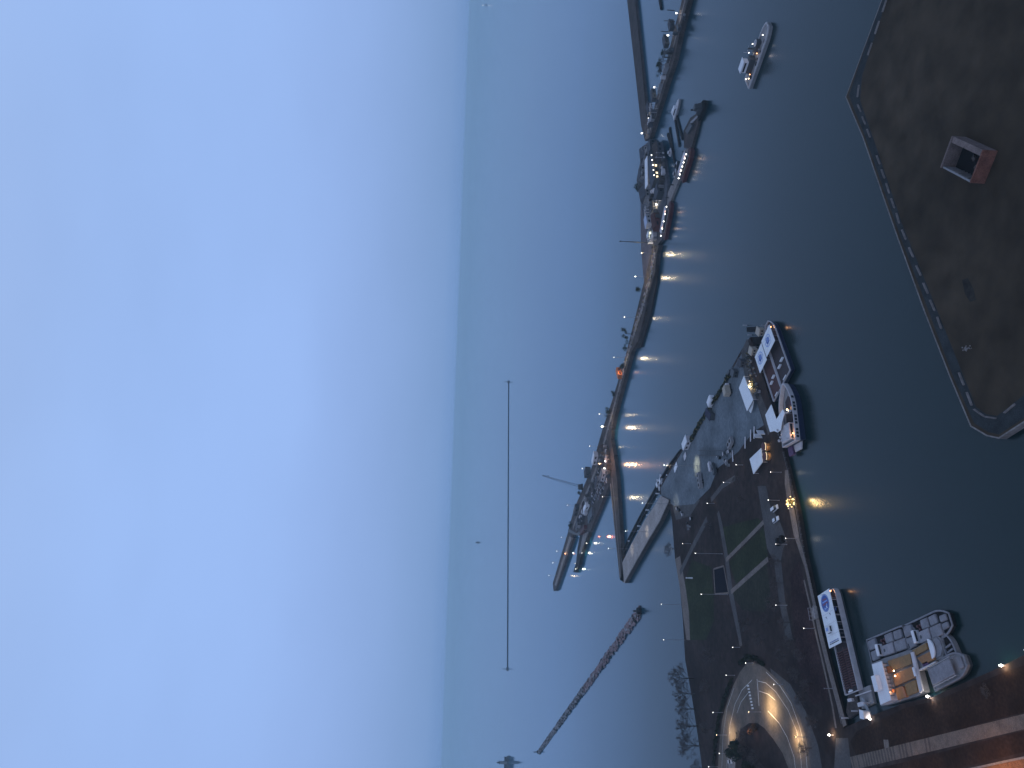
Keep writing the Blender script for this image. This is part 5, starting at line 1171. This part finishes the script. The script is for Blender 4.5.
# barrier fences across the plaza
for a, b, lb in (((700, 450.3), (727, 450.8), 'low dark crowd fence across the plaza, farther one'), ((699, 455.2), (728, 456), 'low dark crowd fence across the plaza, nearer one')):
    p, q = W(*a), W(*b); d = q - p; n = 10; mb = MB()
    for i in range(n + 1): c = p.lerp(q, i / n); mb.tube((c.x, c.y, GZ), (c.x, c.y, GZ + 1.1), .06, .06, 5)
    mb.wall([p, q], .55, GZ + .02, GZ + 1.15); solo('crowd_fence', lb, 'fence', mb, darksteel, 'crowd fences on the plaza')
for i in range(26):
    px = random.choice(((683, 514), (686, 522), (689, 527), (680, 510), (691, 518), (722, 458), (727, 460), (725, 454), (719, 455), (731, 452), (729, 464)));px = (px[0] + random.uniform(-2, 2), px[1] + random.uniform(-2, 2))
    t = thing('equipment_crate', 'equipment crate among the clutter along the park side of the plaza', 'crate', W(*px), random.random(), 'equipment crates on the plaza')
    s = random.uniform(1, 1.9); mb = MB(); mb.bevbox(0, 0, .15, s, s * .7, s * .7, .08); link('body', mb, random.choice((darksteel, black, greyp)), t); mb = MB(); mb.bevbox(0, 0, .15 + s * .7, s * 1.04, s * .74, .12, .03); link('lid', mb, random.choice((darksteel, greyp, offw)), t)
# white tent roofs
t = thing('event_tent', 'long flat white tent roof beside the rafted tour boats', 'tent', W(746, 395))
wprism(t, 'roof', [(743.8, 375.8), (753, 399.8), (746.8, 411), (738.8, 388)], 5.2, .3, canv)
wprism(t, 'annex_roof', [(753.4, 401), (752.5, 407), (750.5, 413), (748.6, 410.5)], 4.0, .3, canv)
wprism(t, 'side_wall', [(744.5, 378), (752.4, 399), (752, 399.4), (744, 378.5)], 4.7, 2.2, greyp)
for px in ((743.8, 376.5), (752.6, 399.6), (746.8, 409.8), (739.2, 388)):
    p = W(*px, 4.9) - t.location; mb = MB(); mb.tube((p.x, p.y, 0), (p.x, p.y, 4.9 - GZ), .1, .1, 6); link('pole', mb, offw, t)
t = thing('canopy_tent', 'square white canopy tent standing between plaza and quay', 'tent', W(757, 461))
roofpx = [(761, 448), (762.3, 462), (753.3, 474), (749.5, 459)]
q = P(roofpx, 4.6); c = sum(q, Vector()) / 4
mb = MB(); mb.add([v - t.location for v in q] + [c + Vector((0, 0, 1.3)) - t.location], [[0, 1, 4], [1, 2, 4], [2, 3, 4], [3, 0, 4]]); mb.prism([tuple((v - t.location)[:2]) for v in q], 4.25 - GZ, 4.59 - GZ); link('roof', mb, canv, t)
for v in q:
    p = c + (v - c) * .95 - t.location; mb = MB(); mb.tube((p.x, p.y, 0), (p.x, p.y, 2.4), .1, .1, 6); link('pole', mb, offw, t)
for i, px in enumerate(((768.5, 447), (769.5, 456.5))):
    t = thing('food_stall', ['round lit stall beside the stern of the navy boat', 'round lit stall just below it on the quay'][i] if i == 0 else 'round lit stall on the quay beside the canopy tent', 'stall', W(*px), .3, 'lit stalls on the quay')
    mb = MB(); mb.tube((0, 0, 0), (0, 0, 1.1), 1.9, 1.9, 14, wood); link('counter', mb, None, t)
    mb = MB(); mb.tube((0, 0, 2.6), (0, 0, 3.3), 2.2, .6, 14, seatm); link('roof', mb, None, t)
    mb = MB(); mb.tube((0, 0, 1.1), (0, 0, 2.6), .09, .09, 6); link('pole', mb, greyp, t)
    mb = MB(); mb.ring(0, 0, 2.35, 2.2, 2.5, 18, E_win, pi * 1.2, pi * 1.75); link('strip_light', mb, None, t)
    lamp_light(t, (0, -2.6, 2.2), 260, (1., .85, .55), .3)
for i, px in enumerate(((761.8, 436), (764.5, 432.5))):
    t = thing('banner_board', ['white upright board left of the stalls, nearer the tent', 'white upright board left of the stalls, nearer the navy boat'][i], 'sign board', W(*px), -.6, 'white boards by the quay')
    mb = MB(); mb.box(0, 0, .2, .25, 3.0, 3.4); link('panel', mb, white, t); mb = MB(); mb.box(0, 0, 0, 1.0, 3.0, .2); link('foot', mb, darksteel, t)
# warm lit servery near the inner canopy
t = thing('serving_counter', 'warm lit serving counter between white tent and rafted boats', 'counter', W(754.5, 384), hb)
mb = MB(); mb.bevbox(0, 0, 0, 5, 1.2, 1.1, .08); link('counter', mb, gold, t); mb = MB()
for i in range(3): mb.ball((-1.6 + 1.6 * i, 0, 2.2), .2, E_warm, 7, 5)
mb.tube((-2.2, 0, 2.25), (2.2, 0, 2.25), .05, .05, 5, darksteel); mb.tube((-2.2, 0, 1.1), (-2.2, 0, 2.25), .05, .05, 5, darksteel); mb.tube((2.2, 0, 1.1), (2.2, 0, 2.25), .05, .05, 5, darksteel); link('lamp_rail', mb, None, t); lamp_light(t, (0, 1.6, 2.3), 900, (1., .78, .40), .3)
# small docks and sheds at the pier tip
for px, lb in (([(746.5, 327.3), (757, 326.8), (757.3, 331.6), (746.8, 332)], 'black floating dock sticking out at the pier tip, outer'), ([(751.2, 337), (760.5, 336.5), (761, 343.5), (751.8, 345)], 'black floating dock sticking out at the pier tip, inner')):
    t = thing('floating_dock', lb, 'dock', W(*px[0], 0), 0, 'black floating docks at the pier tip'); wprism(t, 'deck', px, .9, 1.2, black)
    p = W(*px[0], 0) - t.location + Vector((1, -.6, 0)); mb = MB(); mb.tube((p.x, p.y, -1), (p.x, p.y, 2.2), .25, .25, 6); link('pile', mb, offw, t)
for px, lb in (((760, 332), 'small white tender at the pier tip, outer'), ((751.5, 350.5), 'small white tender at the pier tip, inner')):
    small_boat(lb, (px[0], px[1] + 2.5), (px[0] - .3, px[1] - 2.8), 2.2, 'white tenders at the pier tip', cabin=False, name='tender')
for px, lb, m in (((763, 331.5), 'low tan deck hut beside the outer white tender', tan), ((755.5, 351), 'low tan deck hut beside the inner white tender', tan), ((744, 363), 'low grey shed on the dark pier tip', slate), ((737, 373), 'dark low shed above the beige truck', darksteel)):
    building(lb, (px[0] - .6, px[1] + 3), (px[0] + .6, px[1] - 3), 4, 2.4, m, m, z=GZ, name='hut', cat='hut', group='huts on the pier tip', windows=2)
strip('pier_deck', [(748, 341), (744, 352), (746, 368), (756, 392), (764, 412), (770, 432)], [4, 8, 7, 6, 6, 5], 4, mat('old pier deck', (.075, .07, .068), .9, .4, .3, fine=.35))
mb = MB(); random.seed(14)
for i in range(46):
    k = random.random(); p = W(746 + 12 * k + random.uniform(-2, 4), 352 + 44 * k, GZ); a = random.uniform(.7, 1.5); b = random.uniform(.6, 1.2); h = random.uniform(.5, 1.2)
    mb = MB(); mb.bevbox(0, 0, 0, a, b, h, .06)
    t = thing('planter', 'planter box among the scatter of boxes on the old pier deck', 'planter', (p.x, p.y, GZ + .05), random.random() * 3, 'planter boxes on the old pier deck'); link('box', mb, random.choice((darksteel, dconc, greyp)), t)
    mb = MB(); mb.ball((0, 0, h), min(a, b) * .45, None, 6, 4, .8, .25); link('plant', mb, random.choice((gold, leaf, leaf)), t)
# bushes along the lake rim of the plaza
mb = MB()
for i in range(420):
    k = random.random(); a = [(731, 371), (719, 393), (710, 406), (699, 424), (690, 441)]; j = min(3, int(k * 4)); f = k * 4 - j
    p = W(a[j][0] + (a[j + 1][0] - a[j][0]) * f + random.uniform(.6, 2.4), a[j][1] + (a[j + 1][1] - a[j][1]) * f, GZ)
    for _ in range(3):
        d = Vector((random.gauss(0, 1), random.gauss(0, 1), random.gauss(0, 1))).normalized(); e = d.orthogonal().normalized() * .6; g_ = d.cross(e); c = p + Vector((random.uniform(-.8, .8), random.uniform(-.8, .8), random.uniform(.2, 1.5))); mb.add([c - e, c + g_, c + e, c - g_], [[0, 1, 2, 3]], random.choice((leaf, gold, leaf)))
solo('shrub_row', 'ragged row of low shrubs along the lake rim of the plaza', 'shrubs', mb)
# rail along the canal quay
rp = P([(785, 452), (792, 480), (798.5, 510), (806.5, 559), (814.5, 596), (820.5, 630), (835.5, 687), (844, 724)])
t = thing('quay_railing', 'thin grey railing along the canal edge of the park', 'railing', rp[0])
mb = MB(); mb.wall(rp, .07, GZ + 1.0, GZ + 1.08); mb.wall(rp, .05, GZ + .5, GZ + .55); link('rail', mb, greyp, t, off=t.location)
mb = MB()
for a, b in zip(rp, rp[1:]):
    n = max(1, int((b - a).length / 2.5))
    for i in range(n): c = a.lerp(b, i / n); mb.tube((c.x, c.y, GZ), (c.x, c.y, GZ + 1.05), .05, .05, 4)
link('posts', mb, greyp, t, off=t.location)
# boarding ramp on the quay opposite the tour boat
for i, px in enumerate((((811, 608), (816, 606), (818, 618), (813, 620)),)):
    t = thing('boarding_ramp', 'flat boarding ramp with rails beside the long tour boat', 'ramp', W(*px[0])); wprism(t, 'ramp', px, GZ + .5, .4, conc)
    for a, b in ((0, 3), (1, 2)):
        p, q = W(*px[a]) - t.location, W(*px[b]) - t.location; mb = MB(); mb.wall([p, q], .07, 1.3, 1.4)
        for k in range(4): c = p.lerp(q, k / 3); mb.tube((c.x, c.y, 0), (c.x, c.y, 1.35), .05, .05, 4)
        link('rail', mb, offw, t)
mb = MB(); p = W(692.5, 578); mb.tube((p.x, p.y, GZ), (p.x, p.y, GZ + 3.5), .5, .3, 8); mb.ball((p.x, p.y, GZ + 3.8), .5); solo('marker_post', 'short white marker post on the shore lawn', 'post', mb, white)
p = W(967, 349, LZ); t = thing('rubble_heap', 'small pale rubble heap on the bare brown land', 'rubble', p); mb = MB()
for i in range(26): mb.ball((random.gauss(0, .35), random.gauss(0, .9), .1), random.uniform(.1, .3), None, 6, 4, .7, .3)
link('stones', mb, conc, t)
for ob in list(bpy.data.objects):
    if ob.type == 'LIGHT' and ob.name.startswith('light'): ob.name = 'lamp_light'
S.cycles.max_bounces = 8; S.cycles.diffuse_bounces = 2; S.cycles.glossy_bounces = 3; S.cycles.transmission_bounces = 2; S.cycles.volume_bounces = 6
S.cycles.use_denoising = True; S.cycles.sample_clamp_indirect = 4; S.cycles.use_light_tree = True
S.cycles.caustics_reflective = False
